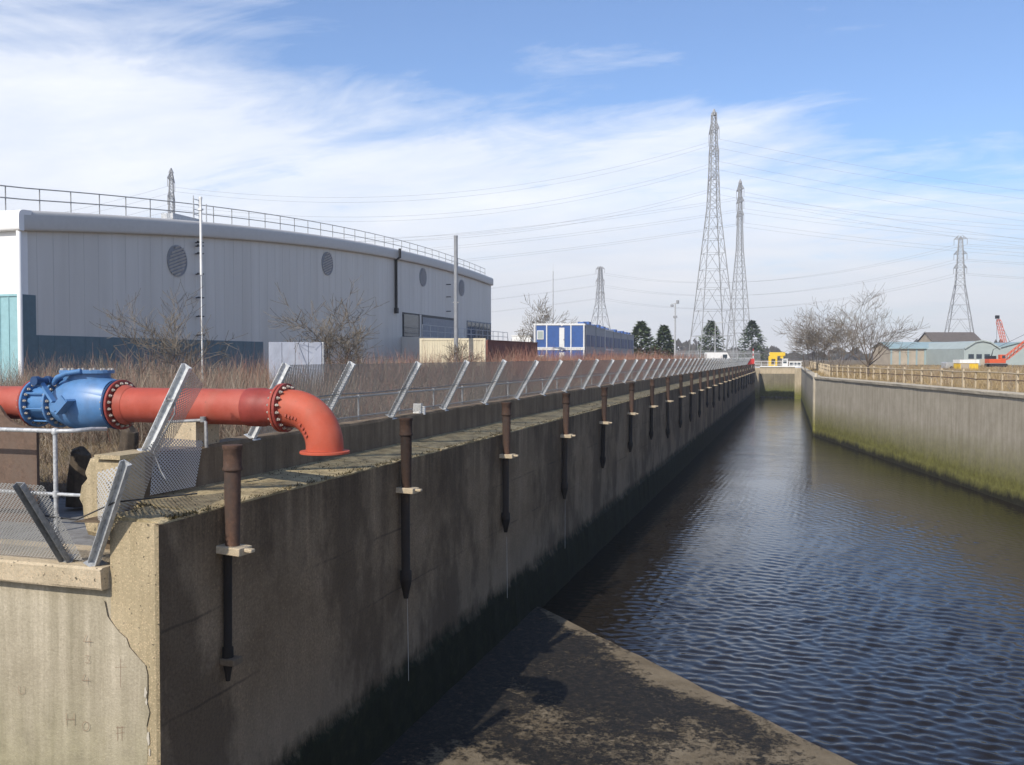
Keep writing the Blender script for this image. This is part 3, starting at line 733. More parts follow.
m=MB(); m.beam((vl(-12.50),-.56,.46),(vl(-12.16),-.57,.06),.045,.10,(0,1,0)); m.build('lever', M['blue'], va)
m=MB(); rot=Matrix.Rotation(R(-44),3,'Y'); m.box((vl(-11.93),-.56,-.02),(.34,.20,.04),rot); m.box((vl(-11.95),-.66,.03),(.26,.03,.16),rot); m.build('counterweight_bracket', M['blue'], va)
m=MB(); m.tube([(vl(-12.22),-.36,-.05),(vl(-12.22),-.54,-.05)],.07,12); m.build('stop_block', M['blue'], va)
# left red pipe and its saddle
lp=thing('red_pipe','red pipe entering from the left edge, resting in the rusty saddle','pipe',(-14.5,PY,PZ))
m=MB().lathe([(-6,PR),(-3,PR),(1.40,PR)],axis='X',seg=40); m.build('barrel', M['red'], lp)
flange(lp,1.395,M['reddark'],.43)
sd=thing('pipe_saddle','rusty brown steel plate wall cradling the pipe left of the blue valve','pipe support',(-13.58,PY-.46,-.92))
m=MB(); zc=PZ+.92
pts=[(-6,0),(.95,0),(.95,zc-.42)]
for i in range(9):
    t=-.9+ (i/8)*.55*2 - .1
pts+= [(.80,zc-.40),(.55,zc-.36),(.38,zc-.30),(.25,zc-.20),(.16,zc-.08),(.10,zc-.02),(-6,zc-.0)]
m.grid([[(x,-.03,z) for x,z in pts],[(x,.03,z) for x,z in pts]],closed=True); m.cap([(x,-.03,z) for x,z in pts]); m.cap([(x,.03,z) for x,z in pts])
m.build('plate', M['rust'], sd)
MB().box((-2.5,-.05,zc-.03),(6.2,.09,.05)).build('top_edge', M['rust'], sd) if False else None
# concrete block under the straight pipe
cb=MB(); rows=[]
c1=atY(163,430,PY-.2); c2=atY(201,430,PY-.2); zt1=PZ-PR+.06
for z in (-.3,.2,zt1-.02,zt1):
    e=0 if z<zt1 else .02
    rows.append([(c1.x+e+random.uniform(-.02,.02),PY-.32+e,z),(c2.x-e+random.uniform(-.02,.02),PY-.32+e,z),(c2.x-e,PY+.3,z),(c1.x+e,PY+.3,z)])
cb.grid(rows,closed=True); cb.cap(rows[-1]); cb.cap(rows[0])
tag(cb.build('support_block', M['copingstone']),'pale concrete block under the red pipe behind the torn mesh','support block')
# clamp rail end beside the block
m=MB(); e1=atY(205,420,12.75); m.tube([(e1.x-.75,12.7,e1.z-.05),(e1.x,12.7,e1.z),(e1.x+.05,12.7,e1.z-.03),(e1.x+.06,12.7,e1.z-.45)],.03,8); m.lathe([(-.03,.05),(.06,.05)],c=(e1.x+.0,12.7,e1.z),seg=10)
tag(m.build('bent_rail', M['galv_dark']),'short bent grey rail beside the pale block under the pipe','railing')
# dark timber stumps on the bank
for (px,py0,py1,d,lab) in ((78,452,490,17.2,'dark squared timber stump below the blue valve'),(127,430,462,19.5,'dark timber stump behind the broken parapet end')):
    a=P(px,py1,d); b_=P(px+3,py0,d); wv=.40
    m=MB(); v_=Vector(b_-a); m.tube([(0,0,-.3),v_*.3,v_*.7,v_*1.0,v_*1.05+Vector((.05,0,0))],[.24,.22,.20,.19,.10],7,smooth=False)
    tag(m.build('timber_stump', M['timber'], None, a, bevel=.03), lab, 'stump')
# small white box by the rail
m=MB(); c=P(418,408,24.0); m.box((0,0,.12),(.22,.14,.26)); m.box((0,-.075,.12),(.18,.012,.2)); m.box((.17,0,.07),(.06,.06,.22)); m.tube([(0,0,-.9),(0,0,0)],.025,6)
tag(m.build('junction_box', M['white'], None, (c.x,c.y,c.z-.13)),'small white junction box on the parapet at the foot of the fence','junction box')

# ------------------------------------------------------------------ warehouse
wh=thing('warehouse','large grey clad warehouse with a curved roofline and round vents','warehouse',(-33.6,32.5,0),R(1.6))
WL=72.0
def ez(t): return 11.05-3.3*((t-55)/55)**2
ts=[WL*i/60 for i in range(61)]
TB=19.5
m=MB()
m.grid([[(0,t,.3),(0,t,ez(t)+.3)] for t in ts])
for i in range(1,72):
    t=float(i); m.b2((-.01,t-.02,(3.0 if t<=TB else .3)),(.008,t+.02,ez(t)))
m.b2((-.02,TB+.9,.31),(.03,TB+1.2,3.05))
m.build('front_wall', M['facade'], wh, recalc=False)
m=MB(); m.b2((-.05,.85,0),(.022,TB+.85,3.02))
for i in range(1,20): m.b2((.0,i-.03,0),(.034,i+.03,2.99))
m.build('plinth', M['teal_dark'], wh)
m=MB(); m.b2((-.1,-.03,0),(.04,.85,4.85)); m.build('corner_panel', M['teal_dark'], wh)
m=MB(); m.quad((.0,-.02,4.8),(.0,-.02,8.1),(-60,-.02,8.1),(-60,-.02,4.8)); m.b2((-.12,-.04,4.85),(.03,.42,7.9)); m.build('end_wall', M['endwhite_lit'], wh)
m=MB(); m.quad((-.1,-.02,0),(-.1,-.02,4.8),(-60,-.02,4.8),(-60,-.02,0))
for i in range(0,60): m.b2((-.12-i*.5,-.05,0),(-.16-i*.5,-.0,4.8))
m.b2((-60,-.07,4.76),(-.1,-.0,4.86)); m.build('end_plinth', M['teal_pale'], wh)
fp=[(.02,-.06),(.25,-.05),(.285,-.01),(.30,.08),(.30,.62),(.27,.76),(.18,.85),(.05,.89),(-.5,.92)]
m=MB(); m.grid([[(x,t if t>0 else -.02,ez(t)+z) for x,z in fp] for t in ts],smooth=True); m.cap([(x,WL,ez(WL)+z) for x,z in fp])
m.quad((.3,-.2,ez(0)-.03),(.3,WL,ez(WL)-.03),(0,WL,ez(WL)-.03),(0,-.2,ez(0)-.03)) if False else None
m.build('fascia', M['fascia'], wh)
m=MB(); m.grid([[(xx,-.02-y,ez(0)+z) for y,z in fp] for xx in (.29,-60)],smooth=True); m.cap([(.29,-.02-y,ez(0)+z) for y,z in fp]); m.build('end_fascia', M['endwhite_lit'], wh)
m=MB(); m.grid([[(-.4,t,ez(t)+.90),(-60,t,ez(t)+.90)] for t in ts],smooth=True); m.quad((0,WL,0),(0,WL,ez(WL)+.5),(-60,WL,ez(WL)+.5),(-60,WL,0)); m.build('roof', M['roof'], wh)
for t,z in ((11.3,7.5),(29.6,9.15),(49.5,9.8),(61.0,9.6)):
    m=MB(); rr_=.9
    m.lathe([(.0,rr_),(.05,rr_),(.05,rr_-.07),(.02,rr_-.07)],c=(.0,t,z),axis='X',seg=32,smooth=False)
    v=m.build('vent', M['ventrim'], wh)
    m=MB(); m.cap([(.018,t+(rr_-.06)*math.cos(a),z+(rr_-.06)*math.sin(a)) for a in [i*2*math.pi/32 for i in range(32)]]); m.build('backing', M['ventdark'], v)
    m=MB()
    for k in range(-4,5):
        zz=k*.195; hw=math.sqrt(max((rr_-.08)**2-zz*zz,0)); m.box((.06,t,z+zz),(.02,2*hw,.13),Matrix.Rotation(R(18),3,'X')@Matrix.Rotation(R(30),3,'Y'))
    m.build('louvre', M['vent'], v)
gr=MB(); 
for hgt in (1.08,.55): gr.tube([(-.75,t if t>0 else -.3,ez(t)+.9+hgt) for t in ts],.030,5); gr.tube([(-.75,-.3,ez(0)+.9+hgt),(-60,-.3,ez(0)+.9+hgt)],.03,5)
gr=gr.build('guard_rail', M['roofrail'], wh)
pm=MB().tube([(0,0,0),(0,0,1.08)],.028,5); p0=pm.build('post', M['roofrail'], gr); p0.location=(-.75,0.0,ez(0)+.9)
for i in range(1,37):
    o=p0.copy(); C.objects.link(o); o.parent=gr; o.location=(-.75,2.0*i if i<36 else 71.9,ez(2.0*i)+.9)
for i in range(1,8):
    o=p0.copy(); C.objects.link(o); o.parent=gr; o.location=(-.75-2*i,-.3,ez(0)+.9)
MB().tube([(.16,-.2,0),(.16,-.2,7.5),(.05,-.1,7.8)],.11,10).build('downpipe', M['endwhite_lit'], wh)
m=MB(); tt=42.6; m.tube([(.14,tt,6.3),(.14,tt,ez(tt)-.1),(.5,tt,ez(tt)+.1),(.5,tt,ez(tt)+.9)],.13,8); m.box((.14,tt,6.2),(.34,.34,.5)); m.build('downpipe', M['black'], wh)
m=MB(); m.b2((-.02,44.3,3.9),(.03,59,6.15)); d_=m.build('bay_opening', M['black'], wh)
m=MB(); m.b2((.028,49.3,3.95),(.06,58.9,5.9)); m.build('shutter', M['ventrim'], d_)
m=MB(); m.b2((.028,44.6,3.95),(.07,48.2,6.0)); m.build('pane', M['glass'], d_)
m=MB(); m.b2((.06,48.4,3.92),(.12,48.8,6.1)); m.build('frame', M['facade'], d_)
m=MB(); m.b2((-.02,62.8,4.0),(.03,71.8,6.0)); wd=m.build('window', M['glass'], wh)
m=MB()
for i in range(7): m.b2((.028,62.8+i*1.48,4.0),(.07,62.9+i*1.48,6.0))
m.b2((.028,62.8,5.95),(.07,71.8,6.1)); m.b2((.028,62.8,4.55),(.06,71.8,4.62)); m.build('frame', M['ventrim'], wd)
m=MB(); m.b2((.03,44,3.55),(2.2,72.2,3.85)); m.b2((.03,44,0),(2.0,72,3.55)); bk=m.build('loading_deck', M['facade'], wh)
m=MB()
for z in (4.95,4.4): m.tube([(2.1,44,z),(2.1,72,z)],.03,6)
for i in range(15): m.tube([(2.1,44+2*i,3.85),(2.1,44+2*i,4.95)],.03,6)
m.build('deck_rail', M['rail'], bk)
m=MB()
for k,z in enumerate((8.75,8.55,8.1,6.9,5.5,4.4,3.3)): m.box((.25,13.1,z),(.5,.12,.06)); m.box((.42,12.9,z),(.06,.5,.08))
m.build('wall_bracket', M['black'], wh)
m=MB()
for k,z in enumerate((9.6,8.3,6.8)): m.box((.25,56.2,z),(.5,.12,.08))
m.build('wall_bracket', M['black'], wh)
m=MB()
for s_ in (-.28,.28): m.tube([(-.3,13.6+s_,ez(13.6)+.8),(-.3,13.6+s_,ez(13.6)+2.4)],.035,6)
m.b2((-1.1,11.4,ez(12)+.9),(-.3,14.2,ez(14)+1.05))
for k in range(5): m.beam((-.3,13.32,ez(13.6)+1.0+k*.3),(-.3,13.88,ez(13.6)+1.0+k*.3),.04)
m.tube([(-.3,14.6,ez(13.6)+.8),(-.3,14.6,ez(13.6)+2.1)],.035,6); m.build('roof_ladder', M['rail'], wh)
# poles in front of the warehouse
p=P(202,345,44); zt_=ZR(199,44)
m=MB().tube([(0,0,zt_*.62),(0,0,zt_)],[.068,.062],10); m.lathe([(zt_,.08),(zt_+.1,.08)],seg=10); m.tube([(0,0,-.2),(0,0,zt_*.62)],[.03,.03],8); m.box((0,0,zt_-.5),(.18,.18,.08))
tag(m.build('vent_pole', M['white'], None, (p.x,p.y,0)),'tall white pole rising past the warehouse roof by the first round vent','pole')
p=P(456,345,72); zt_=ZR(237,72)
m=MB().tube([(0,0,-.2),(0,0,zt_)],[.17,.15],10); m.lathe([(zt_,.18),(zt_+.12,.16)],seg=10); m.box((0,.0,zt_*.55),(.5,.1,.1))
tag(m.build('steel_post', M['ventrim'], None, (p.x,p.y,0)),'grey steel post standing before the right end of the warehouse','pole')
# white hoarding behind the brambles
a=P(269,341,41); b=P(322,341,41); h_=ZR(342,41)
hb=thing('hoarding','pale blue-white board panels half hidden in brambles under the warehouse wall','hoarding',(a.x,a.y,0))
n_=4
for i in range(n_):
    q0=(b-a)*(i/n_); q1=(b-a)*((i+.96)/n_); m=MB().beam((q0.x,q0.y,h_/2+.05),(q1.x,q1.y,h_/2+.05),.05,h_-.1); m.build('board', M['board'], hb)
m=MB()
for i in range(n_+1):
    q0=(b-a)*(i/n_); m.beam((q0.x,q0.y+.08,0),(q0.x,q0.y+.08,h_),.08)
m.build('post', M['galv'], hb)
# cream container block and brick wall
a=P(420,338,74); b=P(485,338,74); h_=ZR(338.5,74)
cc=thing('container','cream painted steel container among brambles below the warehouse deck','container',(a.x,a.y,0),math.atan2((b-a).y,(b-a).x))
Lc=(b-a).length
m=MB().b2((0,0,0),(Lc,2.4,h_)); m.build('body', M['cream'], cc, bevel=.03)
m=MB()
for i in range(26): m.b2((.1+i*Lc/26.5,-.03,.15),(.1+(i+.5)*Lc/26.5,.002,h_-.15))
m.build('corrugated_side', M['cream'], cc)
m=MB(); m.b2((-.04,-.05,h_-.14),(Lc+.04,2.45,h_+.02)); m.b2((-.03,-.05,0),(.12,.05,h_-.14)); m.b2((Lc-.12,-.05,0),(Lc+.03,.05,h_-.14)); m.build('frame', M['cream'], cc)
a=P(486,341,78); b=P(536,341,92); h_=ZR(341.5,82)
bw=MB().beam((0,0,h_/2),((b-a).x,(b-a).y,h_/2),.3,h_); bw.beam((0,0,h_+.04),((b-a).x,(b-a).y,h_+.04),.42,.08)
tag(bw.build('brick_wall', M['brick'], None, (a.x,a.y,0)),'low red brick wall between the cream container and the blue cabins','wall')

# ------------------------------------------------------------------ blue site cabins
DB=112
A=P(534,324,DB); B=P(584.5,324,DB); Cc=P(633,326,150)
ztop=ZR(324,DB); hc=3.0
def cabin(name,label,o3,ux,uy,Lx,Ly,z0,h,front=True):
    t=thing(name,label,'cabin',(o3.x,o3.y,z0),math.atan2(ux.y,ux.x),'blue stacked site cabins')
    m=MB().b2((0.02,0.02,0),(Lx-.02,Ly-.02,h-.02)); m.build('shell', M['cabin'], t)
    m=MB(); T=.16
    for x in (0,Lx-T): m.b2((x,-.04,0),(x+T,.1,h)); m.b2((x-.001,Ly-.1,0),(x+T,Ly+.04,h))
    m.b2((-.04,-.05,h-.16),(Lx+.04,.1,h+.03)); m.b2((-.04,-.05,0),(Lx+.04,.1,.14)); m.b2((-.05,.1,h-.16),(.1,Ly,h+.03)); m.b2((Lx-.1,.1,h-.16),(Lx+.05,Ly,h+.03))
    if front:
        for k in (.25,.73): m.b2((Lx*k-.07,-.045,.14),(Lx*k+.07,.1,h-.16))
    m.b2((0,0,h+.031),(Lx,Ly,h+.06)); m.build('frame', M['white'], t)
    if front:
        m=MB(); m.b2((Lx*.50,-.06,.14),(Lx*.60,.02,h-.45)); d=m.build('door', M['white'], t)
        MB().b2((Lx*.585,-.10,1.0),(Lx*.595,-.06,1.12)).build('handle', M['black'], d)
        m=MB(); m.b2((Lx*.06,-.06,1.1),(Lx*.19,.02,2.2)); wdw=m.build('window', M['white'], t)
        MB().b2((Lx*.075,-.075,1.2),(Lx*.175,-.06,2.1)).build('pane', M['tealwall'], wdw)
        MB().tube([(Lx*.55,-.15,h-.2),(Lx*.55,-.02,h-.2)],.09,8).build('lamp', M['white'], t)
    return t
ux=(B-A).normalized(); ux.z=0; ux.normalize(); uy=Vector((-ux.y,ux.x,0))
Lx=(B-A).length
cabin('site_cabin','blue site cabin with white trim, white door and pale window, upper storey',A,ux,uy,Lx,2.6,ztop-hc,hc)
cabin('site_cabin','lower blue site cabin under the one with the white door',A,ux,uy,Lx,2.6,ztop-2*hc-.06,hc)
# row of cabin ends going back, seen side-on
q0=P(585.5,324,DB+.3); q1=P(634,324,152); q0.z=q1.z=0; vv=(q1-q0); seg=vv.length/6; vv.normalize()
for i in range(6):
    q=q0+vv*seg*i
    hh=2*hc+random.uniform(-.25,.05)-.25*(i>2)
    t=thing('site_cabin','blue and grey site cabin, %s in the row running back behind the white-door cabin'%ORD[i],'cabin',(q.x,q.y,ztop-2*hc-.06),math.atan2(vv.y,vv.x),'blue stacked site cabins')
    MB().b2((.03,0,0),(seg-.05,6,hh)).build('shell', M['cabinside'], t)
    for k in range(2):
        for j in range(2):
            x=seg*(.10+.45*j); MB().b2((x,-.05,hc*k+.3),(x+seg*.33,.02,hc*k+(1.75 if k else 2.4))).build('panel', M['cabindark'], t)
    m=MB(); m.b2((.02,-.06,hc-.1),(seg-.04,.02,hc+.08)); m.b2((.02,-.06,hh-.12),(seg-.04,6.05,hh+.05)); m.b2((.02,-.06,0),(.14,.02,hh-.12)); m.build('frame', M['white'] if i==2 else M['cabinside'], t)
    for j in range(2): MB().b2((seg*(.15+.45*j),.4,hh+.05),(seg*(.4+.45*j),1.2,hh+.05+random.uniform(.15,.5))).build('roof_unit', M['cabin'], t)

# ------------------------------------------------------------------ pylons and cables
def pylon(label, px, py_top, d, base_w, arm_rows, arm_len, linedir, waist=None, thick=.16, topw=.03):
    b=P(px,357,d); H=ZR(py_top,d)
    ang=math.atan2(linedir.y,linedir.x)
    t=thing('pylon',label,'pylon',(b.x,b.y,0),ang,'lattice electricity pylons')
    W=base_w/2
    def hw(z):
        k=z/H
        if k<.62: return W*(1-k/.62)+W*.26*(k/.62)
        return W*.26*(1-(k-.62)/.38)+W*topw*3*((k-.62)/.38)
    zs=[0]; z=0
    while z<H*.985:
        z+=max(hw(z)*1.5,H*.03); zs.append(min(z,H*.985))
    cor=[(-1,-1),(1,-1),(1,1),(-1,1)]
    for (i,j) in cor:
        m=MB()
        for a,b_ in zip(zs[:-1],zs[1:]): m.beam((i*hw(a),j*hw(a),a),(i*hw(b_),j*hw(b_),b_),thick)
        m.build('leg', M['pylon'], t)
    m=MB()
    for a,b_ in zip(zs[:-1],zs[1:]):
        for k in range(4):
            p0=Vector((*[c*hw(a) for c in cor[k]],a)); p1=Vector((*[c*hw(a) for c in cor[(k+1)%4]],a))
            q0=Vector((*[c*hw(b_) for c in cor[k]],b_)); q1=Vector((*[c*hw(b_) for c in cor[(k+1)%4]],b_))
            th=thick*.42
            mid=(q0+q1)/2
            if a<H*.6: m.beam(p0,mid,th); m.beam(p1,mid,th)
            else: m.beam(p0,q1,th); m.beam(p1,q0,th)
            m.beam(q0,q1,th)
            if a<H*.35: m.beam((p0+mid)/2,(p0+q0)/2,th*.7); m.beam((p1+mid)/2,(p1+q1)/2,th*.7)
    m.build('lattice', M['pylon'], t)
    tips=[]
    for r in arm_rows:
        z=ZR(r,d)
        m=MB(); w_=hw(z)
        for s_ in (-1,1):
            tip=Vector((0,s_*(arm_len),z))
            for i in (-1,1):
                m.beam((i*w_,s_*w_,z),tip,thick*.6); m.beam((i*w_,s_*w_,z+H*.028),tip,thick*.6)
                for f in (.33,.66): m.beam(lerp(Vector((i*w_,s_*w_,z)),tip,f),lerp(Vector((i*w_,s_*w_,z+H*.028)),tip,f-.15),thick*.4)
        arm=m.build('cross_arm', M['pylon'], t)
        for s_ in (-1,1): MB().tube([(0,s_*arm_len,z),(0,s_*arm_len,z-H*.045)],thick*.45,5).build('insulator', M['cable'], arm)
        for s_ in (-1,1):
            c,sn=math.cos(ang),math.sin(ang); y=s_*arm_len
            tips.append(Vector((b.x-sn*y,b.y+c*y,z-H*.045)))
    m=MB().lathe([(H*.975,hw(H*.975)+.3),(H,.15)],seg=4,smooth=False) ; m.build('peak', M['pylon'], t)
    return tips
pL=P(173,300,205); pM=P(714,300,220); pS=P(739,300,300); p6=P(600,300,450); p9=P(959,300,350)
dirL=(pM-pL); 
tM=pylon('tallest lattice pylon, standing left of its twin beyond the fence',712.5,109,220,9.5,(131,153,178),3.6,dirL,thick=.17)
tS=pylon('second tallest lattice pylon, just right of the tallest one',739,179,300,7.0,(190,202,216),3.4,dirL,thick=.19)
tL=pylon('lattice pylon rising behind the warehouse roof',173,168,205,6,(180,198,216),3.2,dirL,thick=.16)
dir3=(p9-p6)
t9=pylon('lattice pylon behind the brown roofed shed on the right',959,236,350,12.5,(239,254,268),2.3,Vector((.3,1,0)),thick=.22)
t6=pylon('small distant lattice pylon above the blue cabins',600,266,450,12.5,(269,281,294),2.4,Vector((.3,1,0)),thick=.26)
def cable(name,label,pts,sags,r,group):
    m=MB(); path=[]
    for (a,b),sg in zip(zip(pts[:-1],pts[1:]),sags):
        n=24
        for i in range(n+(1 if b is pts[-1] else 0)):
            f=i/n; q=lerp(a,b,f); q.z-=sg*4*f*(1-f); path.append(tuple(q))
    m.tube(path,r,4,caps=False,smooth=False); tag(m.build(name,M['cable'],recalc=False),label,'power cable',group)
TIER=('upper','middle','lower')
for i in range(6):
    k=TIER[i//2]
    end=tM[i]+Vector((250,60,-22))
    cable('power_cable','%s tier cable strung from the warehouse pylon over to the tallest pylon and on'%k,[tL[i]+(tL[i]-tM[i])*.7+Vector((0,0,-3)),tL[i],tM[i],end],[4,7,9],.022,'cables of the tallest pylon')
    a=tS[i]; 
    cable('power_cable','%s tier cable strung through the second tallest pylon'%k,[a+Vector((-330,-120,-12)),a,a+Vector((340,80,-6))],[12,12],.028,'cables of the second tallest pylon')
    cable('power_cable','%s tier cable strung from the small distant pylon to the right-hand pylon'%k,[t6[i]+Vector((-420,60,-4)),t6[i],t9[i],t9[i]+Vector((300,-60,-4))],[10,9,9],.034,'cables of the right-hand pylon')

# ------------------------------------------------------------------ trees
def branch(mb, p, d, ln, r, lev, rnd, up=.12, tw=None, spread=.7, kids=4, minr=.008):
    n=5; pts=[Vector(p)]; rs=[r]; d=Vector(d).normalized()
    for i in range(n):
        d=(d+Vector((rnd.uniform(-1,1),rnd.uniform(-1,1),rnd.uniform(-1,1)))*.085+Vector((0,0,up))*.5).normalized()
        pts.append(pts[-1]+d*(ln/n)); rs.append(max(r*(1-.75*(i+1)/n),minr))
    (mb if lev>0 or tw is None else tw).tube(pts, rs, 6 if r>.06 else 3, caps=False, smooth=r>.06)
    if lev<=0: return
    for k in range(kids+(1 if lev<2 else 0)):
        f=rnd.uniform(.25,1.0); i=min(int(f*n),n-1); q=lerp(pts[i],pts[i+1],f*n-i)
        dd=(pts[i+1]-pts[i]).normalized(); o=Vector((rnd.gauss(0,1),rnd.gauss(0,1),rnd.gauss(0,.5))); o=(o-dd*o.dot(dd)).normalized()
        nd=(dd*(1-spread*.45)+o*spread).normalized()
        branch(tw if (tw is not None and lev<=2) else mb, q, nd, ln*rnd.uniform(.45,.72), max(rs[i]*.55,minr), lev-1, rnd, up, tw, spread, kids, minr)
def bare_tree(label, loc, H, seed, stems=1, lean=.2, levels=4, r=.12, spread=.75, kids=4, minr=.012, name='bare_tree', cat='tree', up=.12, wide=.5):
    rnd=random.Random(seed); t=thing(name,label,cat,loc)
    tr=MB(); tw=MB()
    for s_ in range(stems):
        a=rnd.uniform(0,6.28); l=lean*rnd.uniform(.4,1.3) if stems>1 else lean*.3
        off=Vector((math.cos(a)*wide*rnd.random(),math.sin(a)*wide*rnd.random(),-.1)) if stems>1 else Vector((0,0,-.1))
        d=Vector((math.cos(a)*l,math.sin(a)*l,1))
        branch(tr, off, d, H*rnd.uniform(.5,.72), r*rnd.uniform(.7,1.1), levels, rnd, up, tw, spread, kids, minr)
    tr.build('trunk', M['bark'], t, recalc=False); tw.build('crown', M['twig'], t, recalc=False); return t
def fan_tree(label, loc, limbs, seed, r=.17, fork=2.0):
    rnd=random.Random(seed); t=thing('bare_tree',label,'tree',loc); tr=MB(); tw=MB()
    tr.tube([(0,0,-.2),(.05,.02,fork*.5),(0,.05,fork)],[r*1.15,r,r*.85],8,caps=False)
    for (dx,dy,dz,ln,f) in limbs:
        d=(RGT*dx+FWD*dy+Vector((0,0,dz))).normalized()
        branch(tr,Vector((0,.04,fork*f)),d,ln,r*.55,3,rnd,.10,tw,.62,4,.016)
    tr.build('trunk', M['bark'], t, recalc=False); tw.build('crown', M['twig'], t, recalc=False); t.scale=(.74,.74,.73)
fan_tree('bare spreading tree on the right bank above the dock wall', G(868,95,-.2),
  [(-.08,.1,1,6.9,1.),(-.45,-.2,1,6.2,1.),(.35,.3,1,6.6,1.),(.8,-.2,.9,6.4,.95),(1.0,.2,.55,5.8,.85),(-.75,.3,.8,4.6,.8),(.15,-.6,1,5.2,.9),(.55,.7,.9,5.6,.95)],4)
bb=G(835,122,-.2)
for i,(px,d,h,lab) in enumerate(((838,125,9.6,'dense bare thicket just left of the spreading bare tree, tallest part'),(816,132,8.4,'bare bushy thicket at the left end of the right bank'))):
    bare_tree(lab, G(px,d,-.2), h, 40+i, 9, .36, 3, .06, .80, 5, .016, 'bare_thicket','bush', wide=1.6)
bare_tree('bare pale shrub in front of the warehouse near the first round vent', G(166,27), 4.0, 3, 4, .35, 3, .05, .7, 5, .006,'bare_shrub','shrub')
bare_tree('bare shrub in front of the warehouse wall below the second round vent', G(350,43), 4.5, 9, 6, .4, 3, .06, .75, 5, .010,'bare_shrub','shrub')
bare_tree('bare twiggy shrub before the cream container', G(452,60), 3.2, 14, 5, .4, 3, .05, .75, 4, .012,'bare_shrub','shrub')
bare_tree('bare tree beside the thin mast, left of the blue cabins', G(537,150), 10.5, 21, 6, .35, 3, .10, .75, 5, .024,'bare_tree','tree', wide=1.5)
def conifer(label, px, py_top, d, half, seed):
    rnd=random.Random(seed); H=ZR(py_top,d); t=thing('conifer',label,'conifer tree',G(px,d),0,'dark conifers by the pylons')
    MB().tube([(0,0,-.2),(0,0,H*.95)],[.22,.03],6).build('trunk', M['bark'], t)
    m=MB()
    for k in range(2600):
        f=rnd.random()**.8; z=H*(.08+.92*f); rad=half*min(1,(1.02-f)*1.9)**.8*(.72+.28*abs(math.sin(f*13+rnd.random()*.8)))
        rad*=rnd.uniform(.35,1.08); a=rnd.uniform(0,6.28)
        if math.sin(a*3+f*13+seed)>.80 and rad>half*.3: continue
        c=Vector((rad*math.cos(a),rad*math.sin(a),z)); s_=rnd.uniform(.25,.6)
        o=Vector((math.cos(a),math.sin(a),rnd.uniform(-.5,.5)))*s_*1.5; u=Vector((-math.sin(a),math.cos(a),rnd.uniform(-.6,.6)))*s_*.6
        m.quad(c-u,c+o,c+u)
    m.build('crown', M['needle'], t, recalc=False)
conifer('dark conifer just right of the blue cabins',641,322,180,2.9,1)
conifer('smaller dark conifer beside the tall camera lamp post',664,326,185,2.1,2)
conifer('dark conifer seen through the base of the tallest pylon',711,321,240,3.4,3)
conifer('dark conifer behind the base of the second pylon',752,321,250,3.8,4)
# far treeline along the horizon, one mass
m=MB(); rnd=random.Random(8)
for k in range(9000):
    px=rnd.uniform(-80,1150); d=rnd.uniform(560,700); h=7+3.0*math.sin(px*.021)+2.2*math.sin(px*.083+1)+1.5*math.sin(px*.31)
    b=G(px,d); z=rnd.uniform(0,max(h,2.5)); s_=rnd.uniform(.8,2.2); a=rnd.uniform(0,3.14)
    u=Vector((RGT.x*s_*.8,RGT.y*s_*.8,rnd.uniform(-.5,.5))); v=Vector((rnd.uniform(-.6,.6),rnd.uniform(-.6,.6),s_*1.3))
    c=Vector((b.x,b.y,z)); m.quad(c-u,c+v,c+u,c-v*.4)
o=m.build('treeline', M['fartrees'], recalc=False); o['kind']='stuff'; o['label']='far dark line of trees along the horizon'

# ------------------------------------------------------------------ lamp posts, mast, van, far left bits
def mastpost(name,label,px,py,d,r,cat,head=None):
    b=G(px,d); H=ZR(py,d); t=thing(name,label,cat,b)
    MB().tube([(0,0,-.2),(0,0,H)],[r,r*.6],8).build('pole', M['rail'], t)
    if head=='cctv':
        m=MB(); m.beam((-.7,0,H-.1),(.7,0,H-.1),.1); m.build('arm', M['rail'], t)
        m=MB(); m.box((-.6,-.1,H-.5),(.5,.7,.45)); m.box((.45,-.1,H+.25),(.45,.8,.5)); m.box((0,-.05,H-2.6),(.7,.4,.4)); m.build('camera_head', M['ventrim'], t)
    elif head=='lamp':
        m=MB(); m.beam((0,0,H),(.9,0,H+.1),.12,.08); m.box((1.0,0,H+.08),(.7,.25,.14)); m.build('lamp_head', M['rail'], t)
    else: MB().tube([(0,0,H),(0,0,H+1.5)],.02,4).build('aerial', M['rail'], t)
    return t
mastpost('camera_post','tall pole with camera heads between the conifers and the pylon',675,303,170,.20,'pole','cctv')
mastpost('radio_mast','thin tall mast left of the blue cabins',553,271,200,.16,'mast')
mastpost('lamp_post','slim lamp post standing before the tallest pylon base',715,323,150,.10,'lamp post','lamp')
mastpost('lamp_post','slim lamp post at the left end of the blue cabins',536,315,108,.07,'lamp post','lamp')
